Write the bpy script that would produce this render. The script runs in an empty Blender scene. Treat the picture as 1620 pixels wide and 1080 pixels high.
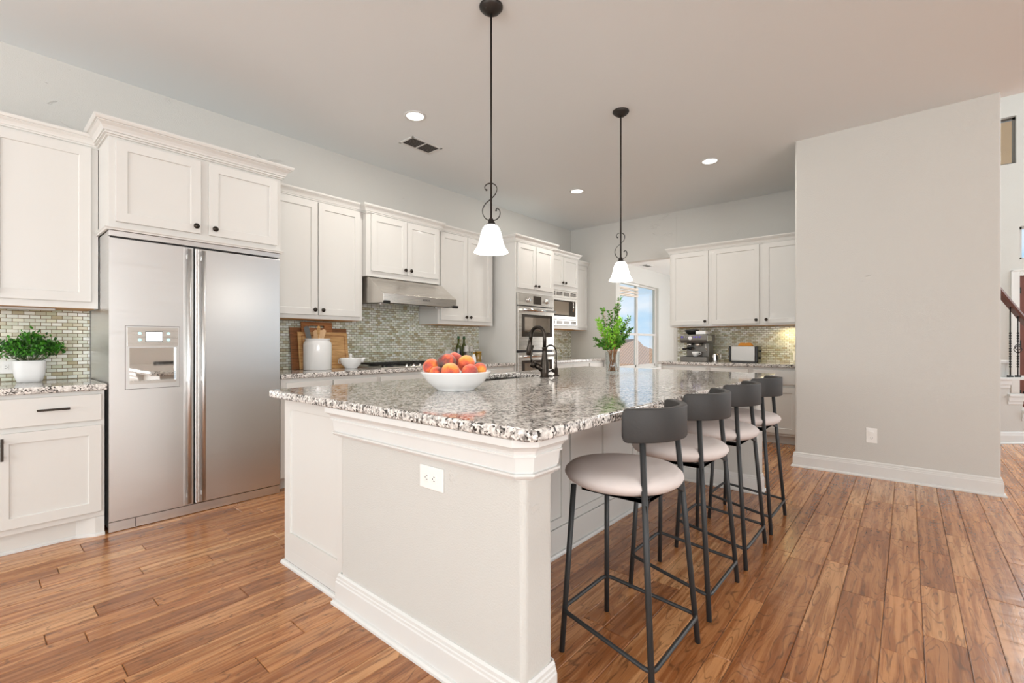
import bpy, bmesh, math, random
from mathutils import Vector, Matrix
random.seed(7)
S = bpy.context.scene
R = math.radians

# ------------------------------------------------------------------ camera
cam_d = bpy.data.cameras.new('camera'); cam = bpy.data.objects.new('camera', cam_d)
S.collection.objects.link(cam)
cam.location = (0, 0, 1.16); cam.rotation_euler = (R(90), 0, R(40.32 - 90))
cam_d.sensor_width = 36; cam_d.lens = 36 * 737.68 / 1620; cam_d.shift_y = 1.83 / 1620
cam_d.clip_start = 0.02; cam_d.clip_end = 500
S.camera = cam
S.view_settings.view_transform = 'Standard'; S.view_settings.look = 'None'
S.view_settings.gamma = 1; S.view_settings.use_curve_mapping = False
S.view_settings.exposure = 0.0

# ------------------------------------------------------------------ world: blue sky with soft clouds
W = bpy.data.worlds.new('sky'); S.world = W; W.use_nodes = True
nt = W.node_tree; nt.nodes.clear()
def wn(t, **k):
    n = nt.nodes.new(t)
    for a, b in k.items(): setattr(n, a, b)
    return n
tc = wn('ShaderNodeTexCoord'); mp = wn('ShaderNodeMapping'); mp.inputs['Scale'].default_value = (2.2, 2.2, 7)
nz = wn('ShaderNodeTexNoise'); nz.inputs['Scale'].default_value = 1.7; nz.inputs['Detail'].default_value = 7
cr = wn('ShaderNodeValToRGB')
cr.color_ramp.elements[0].position = .42; cr.color_ramp.elements[0].color = (.50, .74, .96, 1)
cr.color_ramp.elements[1].position = .62; cr.color_ramp.elements[1].color = (.95, .97, 1, 1)
bg = wn('ShaderNodeBackground'); bg.inputs['Strength'].default_value = 1.05
wo = wn('ShaderNodeOutputWorld')
nt.links.new(tc.outputs['Generated'], mp.inputs[0]); nt.links.new(mp.outputs[0], nz.inputs['Vector'])
nt.links.new(nz.outputs['Fac'], cr.inputs[0]); nt.links.new(cr.outputs[0], bg.inputs[0]); nt.links.new(bg.outputs[0], wo.inputs[0])

# ------------------------------------------------------------------ area lamps for daylight; rear, side, front and nook are added fill
def area(name, loc, rot, sx, sy, power, col=(1, 1, 1)):
    d = bpy.data.lights.new(name, 'AREA'); d.shape = 'RECTANGLE'; d.size = sx; d.size_y = sy
    d.energy = power; d.color = col
    o = bpy.data.objects.new(name, d); S.collection.objects.link(o)
    o.location = loc; o.rotation_euler = rot
    return o
DAY = (.985, .985, .975)
area('fill_rear', (-4.3, 1.2, 1.45), (R(132), 0, R(-90)), 5.0, 2.1, 212, DAY)  # added fill lamp at the rear opening, aimed up to lift the ceiling
area('fill_side', (-1.9, -5.9, 1.5), (R(130), 0, 0), 4.6, 2.4, 370, DAY)  # second added fill, inside the unseen side opening, also tilted upward
area('daylight_foyer', (9.0, -5.6, 3.0), (R(100), 0, 0), 3.4, 4.4, 100, DAY)
area('fill_front', (10.85, -3.35, 4.0), (R(80), 0, R(90)), 3.3, 2.6, 420, DAY)  # unseen lamp added to put glare on the floor at right
area('fill_nook', (9.0, .80, 1.5), (R(105), 0, 0), 3.4, 1.8, 175, DAY)  # added fill lamp in front of the solid right nook wall
sun_d = bpy.data.lights.new('sun', 'SUN'); sun_d.energy = 3.0; sun_d.angle = R(1); sun_d.color = (1, .96, .9)
sun = bpy.data.objects.new('sun', sun_d); S.collection.objects.link(sun)
sun.rotation_euler = Vector((-.36, -.34, .87)).to_track_quat('Z', 'Y').to_euler()

# ================================================================== helpers
C = bpy.data.collections.new('kitchen'); S.collection.children.link(C)
ORI = {}
def tag(o, label=None, cat=None, group=None, kind=None):
    if label: o['label'] = label
    if cat: o['category'] = cat
    if group: o['group'] = group
    if kind: o['kind'] = kind
    return o
def thing(name, label, cat, loc=(0, 0, 0), group=None):
    o = bpy.data.objects.new(name, None); C.objects.link(o); o.location = loc
    o.empty_display_size = .05
    ORI[o.name] = Vector(loc)
    return tag(o, label, cat, group)
class G:
    def __init__(s): s.v = []; s.f = []; s.m = []; s.cm = 0; s.sm = []; s.smooth = False
    def add(s, vs, fs):
        b = len(s.v); s.v += [tuple(v) for v in vs]
        for f in fs: s.f.append([b + i for i in f]); s.m.append(s.cm); s.sm.append(s.smooth)
    def box(s, x0, x1, y0, y1, z0, z1):
        s.add([(x0,y0,z0),(x1,y0,z0),(x1,y1,z0),(x0,y1,z0),(x0,y0,z1),(x1,y0,z1),(x1,y1,z1),(x0,y1,z1)],
              [(0,3,2,1),(4,5,6,7),(0,1,5,4),(1,2,6,5),(2,3,7,6),(3,0,4,7)]); return s
    def tbox(s, T, u0, u1, d0, d1, z0, z1):
        p = [T(u, d, z) for z in (z0, z1) for (u, d) in ((u0,d0),(u1,d0),(u1,d1),(u0,d1))]
        s.add(p, [(0,3,2,1),(4,5,6,7),(0,1,5,4),(1,2,6,5),(2,3,7,6),(3,0,4,7)]); return s
    def prism(s, pts, z0, z1):
        n = len(pts)
        s.add([(x,y,z0) for x,y in pts] + [(x,y,z1) for x,y in pts],
              [tuple(range(n))[::-1], tuple(range(n, 2*n))] + [(i,(i+1)%n,n+(i+1)%n,n+i) for i in range(n)]); return s
    def extr(s, T, poly, u0, u1):   # polygon in (d,z) extruded along u
        n = len(poly)
        s.add([T(u0,d,z) for d,z in poly] + [T(u1,d,z) for d,z in poly],
              [tuple(range(n))[::-1], tuple(range(n, 2*n))] + [(i,(i+1)%n,n+(i+1)%n,n+i) for i in range(n)]); return s
    def lathe(s, prof, cx=0, cy=0, z=0, n=40, M=None, cap=True):
        vs = []; fs = []
        for (r, h) in prof:
            for k in range(n):
                a = 2*math.pi*k/n; p = Vector((r*math.cos(a), r*math.sin(a), h))
                if M: p = M @ p
                vs.append((p.x+cx, p.y+cy, p.z+z))
        for j in range(len(prof)-1):
            for k in range(n):
                a, b = j*n+k, j*n+(k+1)%n
                fs.append((a, b, b+n, a+n))
        old = s.smooth; s.smooth = True; s.add(vs, fs); 
        if cap:
            b = len(s.v) - len(vs)
            for j in (0, len(prof)-1):
                if prof[j][0] > 1e-5:
                    s.f.append([b+j*n+k for k in range(n)]); s.m.append(s.cm); s.sm.append(False)
        s.smooth = old; return s
    def tube(s, pts, r, n=10, cap=True):
        P = [Vector(p) for p in pts]; rs = r if isinstance(r, (list, tuple)) else [r]*len(P)
        t0 = (P[1]-P[0]).normalized(); nrm = t0.orthogonal().normalized(); vs = []; fs = []
        for i, p in enumerate(P):
            t = ((P[i]-P[i-1]) if i == len(P)-1 else (P[i+1]-P[i]) if i == 0 else ((P[i+1]-P[i]).normalized()+(P[i]-P[i-1]).normalized())).normalized()
            nrm = (nrm - t*nrm.dot(t)).normalized(); bn = t.cross(nrm)
            for k in range(n):
                a = 2*math.pi*k/n; vs.append(p + (nrm*math.cos(a)+bn*math.sin(a))*rs[i])
        for i in range(len(P)-1):
            for k in range(n):
                a, b = i*n+k, i*n+(k+1)%n; fs.append((a, b, b+n, a+n))
        old = s.smooth; s.smooth = True; s.add(vs, fs); b = len(s.v)-len(vs); s.smooth = old
        if cap:
            for j in (0, len(P)-1): s.f.append([b+j*n+k for k in range(n)]); s.m.append(s.cm); s.sm.append(False)
        return s
    def sphere(s, c, r, n=16, sc=(1,1,1)):
        m = n//2; prof = [(max(1e-6, math.sin(math.pi*i/m)), -math.cos(math.pi*i/m)) for i in range(m+1)]
        M = Matrix.Diagonal((r*sc[0], r*sc[1], r*sc[2])).to_3x3()
        return s.lathe(prof, c[0], c[1], c[2], n, M, cap=False)
    def sweep(s, prof, path, closed=False):
        n = len(path); m = len(prof); vs = []; fs = []
        for i, p in enumerate(path):
            ds = []
            if i > 0 or closed: q = path[i-1]; ds.append(Vector((p[0]-q[0], p[1]-q[1])).normalized())
            if i < n-1 or closed: q = path[(i+1)%n]; ds.append(Vector((q[0]-p[0], q[1]-p[1])).normalized())
            ns = [Vector((d.y, -d.x)) for d in ds]
            mv = ns[0] if len(ns) == 1 else (ns[0]+ns[1])/(1+ns[0].dot(ns[1]))
            for (o, z) in prof: vs.append((p[0]+mv.x*o, p[1]+mv.y*o, z))
        for i in range(n if closed else n-1):
            a, b = i*m, ((i+1)%n)*m
            for k in range(m): fs.append((a+k, a+(k+1)%m, b+(k+1)%m, b+k))
        if not closed: fs += [tuple(range(m)), tuple(range((n-1)*m, n*m))]
        s.add(vs, fs); return s
    def build(s, name, mats, parent=None, bevel=0, seg=2, recalc=True):
        o0 = ORI[parent.name] if parent else Vector((0,0,0))
        me = bpy.data.meshes.new(name); me.from_pydata([tuple(Vector(v)-o0) for v in s.v], [], s.f)
        mats = mats if isinstance(mats, (list, tuple)) else [mats]
        for m in mats: me.materials.append(m)
        me.polygons.foreach_set('material_index', s.m); me.polygons.foreach_set('use_smooth', s.sm)
        if recalc:
            bm = bmesh.new(); bm.from_mesh(me); bmesh.ops.recalc_face_normals(bm, faces=bm.faces); bm.to_mesh(me); bm.free()
        me.update()
        o = bpy.data.objects.new(name, me); C.objects.link(o)
        ORI[o.name] = o0.copy()
        if parent: o.parent = parent
        if bevel:
            b = o.modifiers.new('edge', 'BEVEL'); b.width = bevel; b.segments = seg; b.limit_method = 'ANGLE'; b.angle_limit = R(40)
            b.harden_normals = False
        return o
def struct(o): o['kind'] = 'structure'; return o
def text_mesh(name, body, size, M, mat, parent, extrude=.0004):
    cu = bpy.data.curves.new('letters', 'FONT'); cu.body = body; cu.size = size; cu.extrude = extrude
    cu.align_x = 'CENTER'; cu.align_y = 'CENTER'
    t = bpy.data.objects.new('letters', cu); C.objects.link(t)
    bpy.context.view_layer.update()
    me = bpy.data.meshes.new_from_object(t.evaluated_get(bpy.context.evaluated_depsgraph_get()))
    bpy.data.objects.remove(t); bpy.data.curves.remove(cu)
    me.transform(Matrix.Translation(-ORI[parent.name]) @ M); me.materials.clear(); me.materials.append(mat)
    o = bpy.data.objects.new(name, me); C.objects.link(o); o.parent = parent; ORI[o.name] = ORI[parent.name].copy()
    return o

# ================================================================== materials
def srgb(r, g, b):
    f = lambda c: ((c/255+.055)/1.055)**2.4 if c > 10 else c/255/12.92
    return (f(r), f(g), f(b), 1)
class N:
    def __init__(s, name):
        s.mat = bpy.data.materials.new(name); s.mat.use_nodes = True; s.t = s.mat.node_tree
        s.b = s.t.nodes['Principled BSDF']; s.out = s.t.nodes['Material Output']
    def n(s, t, **k):
        x = s.t.nodes.new(t)
        for a, b in k.items():
            if a.startswith('i_'): x.inputs[a[2:].replace('_', ' ')].default_value = b
            else: setattr(x, a, b)
        return x
    def l(s, a, b): s.t.links.new(a, b)
    def coord(s, scale=(1,1,1), kind='Object'):
        c = s.n('ShaderNodeTexCoord'); m = s.n('ShaderNodeMapping'); m.inputs['Scale'].default_value = scale
        s.l(c.outputs[kind], m.inputs[0]); return m.outputs[0]
    def noise(s, vec, scale, detail=4, rough=.5, dist=0):
        x = s.n('ShaderNodeTexNoise'); x.inputs['Scale'].default_value = scale; x.inputs['Detail'].default_value = detail
        x.inputs['Roughness'].default_value = rough; x.inputs['Distortion'].default_value = dist
        if vec is not None: s.l(vec, x.inputs['Vector'])
        return x
    def ramp(s, fac, els):
        x = s.n('ShaderNodeValToRGB'); r = x.color_ramp
        while len(r.elements) < len(els): r.elements.new(.5)
        for e, (p, c) in zip(r.elements, els): e.position = p; e.color = c if len(c) == 4 else (*c, 1)
        s.l(fac, x.inputs[0]); return x.outputs[0]
    def mix(s, fac, a, b, mode='MIX'):
        x = s.n('ShaderNodeMix', data_type='RGBA', blend_type=mode)
        for i, v in ((0, fac), (6, a), (7, b)):
            if hasattr(v, 'links'): s.l(v, x.inputs[i])
            else: x.inputs[i].default_value = v
        return x.outputs[2]
    def math(s, op, a, b=None):
        x = s.n('ShaderNodeMath', operation=op)
        for i, v in ((0, a), (1, b)):
            if v is None: continue
            if hasattr(v, 'links'): s.l(v, x.inputs[i])
            else: x.inputs[i].default_value = v
        return x.outputs[0]
    def bump(s, h, strength=.2, dist=.01):
        x = s.n('ShaderNodeBump'); x.inputs['Strength'].default_value = strength; x.inputs['Distance'].default_value = dist
        s.l(h, x.inputs['Height']); s.l(x.outputs[0], s.b.inputs['Normal']); return x
def plain(name, col, rough=.5, metal=0, bump=None, coat=0, spec=.5, vary=.04):
    m = N(name); v = m.coord()
    n = m.noise(v, 6, 3)
    dark = tuple(c*(1-vary) for c in col[:3]) + (1,)
    m.l(m.mix(n.outputs['Fac'], dark, col), m.b.inputs['Base Color'])
    m.b.inputs['Roughness'].default_value = rough; m.b.inputs['Metallic'].default_value = metal
    m.b.inputs['Coat Weight'].default_value = coat; m.b.inputs['Specular IOR Level'].default_value = spec
    if bump:
        nb = m.noise(v, bump[0], 3); m.bump(nb.outputs['Fac'], bump[1], bump[2])
    return m.mat
def wall_paint(name, col, tex=.12):
    m = N(name); v = m.coord()
    a = m.noise(v, 170, 3); b = m.noise(m.coord((1, 1, 1.6)), 2.2, 5, .55, 1.6)
    lines = m.ramp(m.math('PINGPONG', m.math('MULTIPLY', b.outputs['Fac'], 3.0), .5), [(0, (1,1,1)), (.035, (0,0,0))])
    k = m.noise(v, 1.1, 2)
    gate = m.ramp(k.outputs['Fac'], [(.52, (0,0,0)), (.6, (1,1,1))])
    ln = m.math('MULTIPLY', lines, gate)
    m.b.inputs['Base Color'].default_value = col; m.b.inputs['Roughness'].default_value = .55
    m.b.inputs['Specular IOR Level'].default_value = .3
    h = m.math('ADD', m.math('MULTIPLY', a.outputs['Fac'], .35), m.math('MULTIPLY', ln, .8))
    m.bump(h, tex, .006)
    return m.mat
MAT = {}
MAT['wall'] = wall_paint('wall_paint', (.597, .588, .555, 1), .7)
MAT['ceiling'] = wall_paint('ceiling_paint', (.80, .835, .845, 1), .08)
MAT['trim'] = plain('trim_paint', (.73, .73, .71, 1), .3, coat=.1)
MAT['cab'] = plain('cabinet_paint', (.70, .688, .655, 1), .38, coat=.05, vary=.02)
MAT['rawwood'] = plain('raw_wood_edge', srgb(214, 158, 92), .5, vary=.2)
MAT['bronze'] = plain('dark_bronze', (.05, .042, .035, 1), .32, 1)
MAT['black'] = plain('black_plastic', (.012, .012, .012, 1), .35)
MAT['iron'] = plain('black_iron', (.02, .019, .018, 1), .45, .6)
MAT['rod'] = plain('pendant_iron', (.045, .04, .036, 1), .45, .7)
MAT['charcoal'] = plain('charcoal_metal', srgb(46, 48, 49), .5, 0, (120, .05, .002))
MAT['wood_back'] = plain('charcoal_backrest', srgb(52, 51, 50), .6, 0, (90, .15, .003))
MAT['fabric'] = plain('seat_fabric', srgb(214, 205, 201), .9, 0, (420, .35, .002), spec=.2)
MAT['ceramic'] = plain('white_ceramic', (.86, .86, .85, 1), .14, coat=.4)
MAT['matte_white'] = plain('matte_white', (.82, .82, .81, 1), .5)
MAT['chrome'] = plain('chrome', (.75, .74, .72, 1), .12, 1)
MAT['outlet'] = plain('outlet_plastic', (.88, .87, .84, 1), .3)
MAT['slot'] = plain('outlet_slot', (.05, .05, .05, 1), .6)
MAT['vinyl'] = plain('window_vinyl', (.62, .60, .57, 1), .4)
MAT['darkglass'] = plain('oven_glass', (.06, .05, .042, 1), .05, .35)
MAT['soil'] = plain('soil', (.04, .025, .015, 1), .9)
MAT['oak_spoon'] = plain('spoon_wood', srgb(232, 192, 148), .6, vary=.15)
MAT['grey_tool'] = plain('grey_silicone', srgb(120, 122, 122), .5)
MAT['door_wood'] = plain('red_brown_door', srgb(118, 62, 48), .35, 0, (30, .2, .004), vary=.35)
MAT['rail_wood'] = plain('handrail_wood', srgb(98, 52, 34), .3, vary=.3)
MAT['purple'] = plain('button_ring', srgb(110, 90, 215), .3)
MAT['gunmetal'] = plain('gunmetal', srgb(120, 117, 112), .35, .7)
MAT['toast'] = plain('toast_crust', srgb(240, 160, 60), .8, 0, (60, .4, .003), vary=.45)
MAT['blind'] = plain('blind_fabric', srgb(226, 214, 202), .8)
MAT['grout_dark'] = plain('plank_gap', (.1, .06, .035, 1), .8)  # dark base showing in the joints between floor planks
MAT['louver'] = plain('louver_metal', (.5, .48, .45, 1), .5)
MAT['duct'] = plain('duct_inside', (.06, .055, .05, 1), .9)
MAT['paper'] = plain('paper_label', (.85, .85, .86, 1), .6)
MAT['gold'] = plain('gold_lid', srgb(176, 138, 60), .35, .8)
MAT['stucco'] = plain('house_stucco', srgb(196, 170, 146), .9)
MAT['grass'] = plain('lawn', srgb(110, 130, 80), 1)

def stainless(name, col=(.60, .59, .575, 1), rough=.3, axis=(300, 300, 2)):
    m = N(name); n = m.noise(m.coord(axis), 1, 3)
    m.b.inputs['Base Color'].default_value = col; m.b.inputs['Metallic'].default_value = 1
    r = m.ramp(n.outputs['Fac'], [(.3, (rough*.85,)*3), (.7, (rough*1.15,)*3)])
    m.l(r, m.b.inputs['Roughness']); pass
    return m.mat
MAT['steel'] = stainless('fridge_steel', (.70, .70, .69, 1), .34, (2, 2, 420))
MAT['steel_warm'] = stainless('appliance_steel', (.62, .59, .55, 1), .3, (2, 300, 300))
MAT['steel_soft'] = stainless('toaster_steel', (.50, .49, .47, 1), .45, (2, 300, 300))
MAT['mirror'] = stainless('dispenser_mirror', (.85, .84, .82, 1), .03)

def emit(name, col, st):
    m = N(name); m.b.inputs['Base Color'].default_value = (*col, 1)
    m.b.inputs['Emission Color'].default_value = (*col, 1); m.b.inputs['Emission Strength'].default_value = st
    return m.mat
MAT['lamp_glass'] = emit('lit_frosted_glass', (1, .985, .95), 2.2)
MAT['can_lens'] = emit('recessed_lens', (1, .98, .94), 9)
MAT['screen'] = emit('lit_screen', (.86, .95, 1), .9)
MAT['teal_led'] = emit('teal_button', (.45, .9, .9), .8)

def glass(name, tint=(1,1,1,1), refl=.1):
    m = N(name); t = m.n('ShaderNodeBsdfTransparent'); t.inputs[0].default_value = tint
    g = m.n('ShaderNodeBsdfGlossy'); g.inputs['Roughness'].default_value = .02
    lw0 = m.n('ShaderNodeLayerWeight'); lw0.inputs[0].default_value = .5
    mx = m.n('ShaderNodeMixShader'); m.l(m.math('ADD', m.math('MULTIPLY', m.math('POWER', lw0.outputs['Facing'], 4), .9), .03), mx.inputs[0]); m.l(t.outputs[0], mx.inputs[1]); m.l(g.outputs[0], mx.inputs[2])
    m.l(mx.outputs[0], m.out.inputs[0]); return m.mat
MAT['glass'] = glass('window_glass')
MAT['vase_glass'] = glass('vase_glass', (.93, .95, .95, 1))
MAT['green_glass'] = plain('green_bottle_glass', srgb(62, 70, 22), .08, coat=.5)
MAT['oil_dark'] = plain('dark_oil', srgb(40, 44, 36), .1, coat=.5)
MAT['honey'] = plain('honey_jar', srgb(128, 100, 30), .12, coat=.5)
MAT['lemon'] = plain('yellow_oil', srgb(214, 196, 20), .2)

def granite():
    m = N('speckled_granite'); v = m.coord()
    w = m.n('ShaderNodeMapping'); w.inputs['Scale'].default_value = (1, 1, 1); m.l(v, w.inputs[0])
    wob = m.noise(v, 40, 3); vv = m.n('ShaderNodeVectorMath', operation='MULTIPLY_ADD')
    m.l(wob.outputs['Color'], vv.inputs[0]); vv.inputs[1].default_value = (.016,)*3; m.l(v, vv.inputs[2])
    vo = m.n('ShaderNodeTexVoronoi'); vo.inputs['Scale'].default_value = 85; m.l(vv.outputs[0], vo.inputs['Vector'])
    sep = m.n('ShaderNodeSeparateColor'); m.l(vo.outputs['Color'], sep.inputs[0])
    base = m.ramp(sep.outputs[0], [(0, (.60, .565, .53)), (.42, (.78, .745, .70)), (.8, (.86, .84, .80)), (1, (.55, .51, .47))])
    big = m.noise(v, 26, 3)
    gate = m.ramp(big.outputs['Fac'], [(.40, (0,0,0)), (.52, (1,1,1))])
    vo2 = m.n('ShaderNodeTexVoronoi'); vo2.inputs['Scale'].default_value = 135; m.l(vv.outputs[0], vo2.inputs['Vector'])
    sp2 = m.n('ShaderNodeSeparateColor'); m.l(vo2.outputs['Color'], sp2.inputs[0])
    fl = m.ramp(sp2.outputs[1], [(.42, (0,0,0)), (.48, (1,1,1))])
    dark = m.ramp(sp2.outputs[2], [(0, (.025, .022, .02)), (.4, (.09, .08, .072)), (.62, (.28, .255, .235)), (1, (.42, .39, .36))])
    fac = m.math('MULTIPLY', fl, m.math('ADD', m.math('MULTIPLY', gate, .9), .22))
    c = m.mix(fac, base, dark)
    m.l(c, m.b.inputs['Base Color']); m.b.inputs['Roughness'].default_value = .07
    m.b.inputs['Specular IOR Level'].default_value = .34; m.bump(wob.outputs['Fac'], .03, .0006)
    return m.mat
MAT['granite'] = granite()

def mosaic(name, along):
    m = N(name); c = m.n('ShaderNodeTexCoord'); sp = m.n('ShaderNodeSeparateXYZ'); m.l(c.outputs['Object'], sp.inputs[0])
    cb = m.n('ShaderNodeCombineXYZ'); m.l(sp.outputs[along], cb.inputs[0]); m.l(sp.outputs[2], cb.inputs[1])
    br = m.n('ShaderNodeTexBrick'); m.l(cb.outputs[0], br.inputs['Vector'])
    br.offset = .5; br.inputs['Scale'].default_value = 1; br.inputs['Brick Width'].default_value = .051
    br.inputs['Row Height'].default_value = .0235; br.inputs['Mortar Size'].default_value = .0019
    br.inputs['Mortar Smooth'].default_value = .1; br.inputs['Bias'].default_value = 0
    br.inputs['Color1'].default_value = (0,0,0,1); br.inputs['Color2'].default_value = (1,1,1,1); br.inputs['Mortar'].default_value = (0,0,0,1)
    tile = m.ramp(br.outputs['Color'], [(0, (.84, .88, .82)), (.2, (.52, .55, .38)), (.32, (.88, .90, .84)), (.5, (.58, .60, .48)), (.62, (.46, .39, .23)), (.74, (.80, .80, .64)), (1, (.93, .94, .92))])
    nz = m.noise(c.outputs['Object'], 60, 2)
    tile = m.mix(m.math('MULTIPLY', nz.outputs['Fac'], .18), tile, (.55, .53, .42, 1))
    m.l(m.mix(br.outputs['Fac'], tile, (.20, .15, .075, 1)), m.b.inputs['Base Color'])
    m.l(m.ramp(br.outputs['Fac'], [(0, (.12,)*3), (1, (.8,)*3)]), m.b.inputs['Roughness'])
    m.bump(m.math('SUBTRACT', 1.0, br.outputs['Fac']), .5, .002)
    return m.mat
MAT['mosaic_x'] = mosaic('glass_mosaic_long_wall', 0); MAT['mosaic_y'] = mosaic('glass_mosaic_end_wall', 1)

def floor_wood():
    m = N('hickory_planks')
    at = m.n('ShaderNodeAttribute', attribute_name='plank'); c = m.n('ShaderNodeTexCoord')
    sep = m.n('ShaderNodeSeparateColor'); m.l(at.outputs['Color'], sep.inputs[0])
    off = m.n('ShaderNodeVectorMath', operation='MULTIPLY_ADD'); m.l(at.outputs['Color'], off.inputs[0])
    off.inputs[1].default_value = (37, 41, 53); m.l(c.outputs['Object'], off.inputs[2])
    def mapd(sc):
        x = m.n('ShaderNodeMapping'); x.inputs['Scale'].default_value = sc; m.l(off.outputs[0], x.inputs[0]); return x.outputs[0]
    tone = m.ramp(sep.outputs[0], [(0, srgb(166, 110, 66)), (.3, srgb(186, 128, 80)), (.6, srgb(200, 142, 92)), (.85, srgb(214, 163, 112)), (1, srgb(180, 121, 74))])
    streak = m.noise(mapd((1.2, 22, 1)), 1.6, 6, .6, .3)
    col = m.mix(m.ramp(streak.outputs['Fac'], [(.42, (0,0,0)), (.58, (1,1,1))]), m.mix(1, tone, (.60, .48, .38, 1), 'MULTIPLY'), tone)
    patch = m.noise(mapd((1.6, 6, 1)), 1.4, 3)
    col = m.mix(m.ramp(patch.outputs['Fac'], [(.5, (0,0,0)), (.74, (.55,.55,.55))]), col, m.mix(1, col, (1.25, 1.22, 1.18, 1), 'MULTIPLY'))
    field = m.noise(mapd((1.4, 7.0, 1)), 1.2, 2.5, .5, .35)
    ring = m.math('PINGPONG', m.math('MULTIPLY', field.outputs['Fac'], 15), .5)
    line = m.ramp(ring, [(0, (1,1,1)), (.05, (.8,.8,.8)), (.13, (0,0,0))])
    brk = m.noise(mapd((9, 50, 1)), 1.5, 3)
    line = m.math('MULTIPLY', line, m.ramp(brk.outputs['Fac'], [(.40, (.35,.35,.35)), (.58, (1,1,1))]))
    fine = m.noise(mapd((5, 120, 1)), 1.8, 3)
    fl = m.ramp(fine.outputs['Fac'], [(.62, (0,0,0)), (.70, (1,1,1))])
    dk = m.math('MAXIMUM', m.math('MULTIPLY', line, .62), m.math('MULTIPLY', fl, .18))
    col = m.mix(dk, col, (.075, .032, .014, 1))
    m.l(col, m.b.inputs['Base Color'])
    scr = m.noise(mapd((11, 2.2, 1)), 1.3, 2, .5, .4)
    h = m.math('SUBTRACT', m.math('MULTIPLY', scr.outputs['Fac'], 1.0), m.math('MULTIPLY', dk, .03))
    m.bump(h, .6, .007)
    m.b.inputs['Roughness'].default_value = .26; m.b.inputs['Specular IOR Level'].default_value = .5
    m.b.inputs['Coat Weight'].default_value = .25; m.b.inputs['Coat Roughness'].default_value = .12
    return m.mat
MAT['floor'] = floor_wood()

def board_wood(name, a, b):
    m = N(name); v = m.coord((3, 3, 30)); n = m.noise(v, 2.5, 5, .6, .5)
    m.l(m.ramp(n.outputs['Fac'], [(.35, a), (.65, b)]), m.b.inputs['Base Color']); m.b.inputs['Roughness'].default_value = .5
    return m.mat
MAT['board_dark'] = board_wood('dark_board_wood', srgb(110, 68, 36), srgb(160, 104, 60))
MAT['board_mid'] = board_wood('mid_board_wood', srgb(140, 86, 44), srgb(190, 128, 76))
MAT['board_light'] = board_wood('light_board_wood', srgb(190, 140, 84), srgb(226, 184, 126))

def peach_mat(name, k):
    m = N(name); c = m.n('ShaderNodeTexCoord'); mp = m.n('ShaderNodeMapping'); m.l(c.outputs['Object'], mp.inputs[0])
    mp.inputs['Location'].default_value = (k*3.1, k*1.7, k*2.3)
    n = m.noise(mp.outputs[0], 13, 4, .55); f = m.noise(mp.outputs[0], 160, 3)
    if k % 4 == 1: els = [(.44, srgb(58, 18, 28)), (.54, srgb(130, 26, 26)), (.62, srgb(214, 66, 26)), (.74, srgb(246, 160, 50))]
    elif k % 4 == 2: els = [(.36, srgb(100, 22, 28)), (.47, srgb(196, 44, 26)), (.55, srgb(236, 104, 30)), (.64, srgb(248, 168, 50))]
    elif k % 4 == 3: els = [(.34, srgb(170, 34, 26)), (.46, srgb(232, 92, 30)), (.56, srgb(250, 160, 44)), (.8, srgb(250, 190, 70))]
    else: els = [(.34, srgb(130, 28, 34)), (.5, srgb(210, 62, 44)), (.64, srgb(240, 120, 56)), (.8, srgb(248, 170, 66))]
    col = m.ramp(n.outputs['Fac'], els)
    m.l(m.mix(m.math('MULTIPLY', f.outputs['Fac'], .12), col, (.95, .75, .5, 1)), m.b.inputs['Base Color'])
    m.b.inputs['Roughness'].default_value = .55; m.b.inputs['Sheen Weight'].default_value = .35
    return m.mat
def leaf_mat(name, a, b):
    m = N(name); at = m.n('ShaderNodeAttribute', attribute_name='leaf')
    m.l(m.ramp(at.outputs['Fac'], [(0, a), (1, b)]), m.b.inputs['Base Color']); m.b.inputs['Roughness'].default_value = .45
    return m.mat
MAT['leaf_dark'] = leaf_mat('shrub_leaf', srgb(14, 52, 8), srgb(74, 150, 34))
MAT['leaf_bright'] = leaf_mat('branch_leaf', srgb(44, 100, 26), srgb(160, 222, 70))
MAT['twig'] = plain('twig', srgb(170, 116, 72), .7, vary=.2)
def rooftile():
    m = N('roof_tiles'); w = m.n('ShaderNodeTexWave'); w.inputs['Scale'].default_value = 2.2; w.bands_direction = 'Y'
    m.l(m.coord(), w.inputs['Vector'])
    m.l(m.mix(w.outputs['Fac'], srgb(140, 108, 84), srgb(178, 142, 114)), m.b.inputs['Base Color']); m.b.inputs['Roughness'].default_value = .9
    return m.mat
MAT['rooftile'] = rooftile()

# ================================================================== the room shell
YA, XB, H = 4.34, 6.65, 3.05
WY = YA + .003
TA = lambda u, d, z: (u, YA - d, z)          # long wall: u along x, d out of the wall
TB = lambda u, d, z: (XB - d, u, z)          # end wall: u along y

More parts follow.
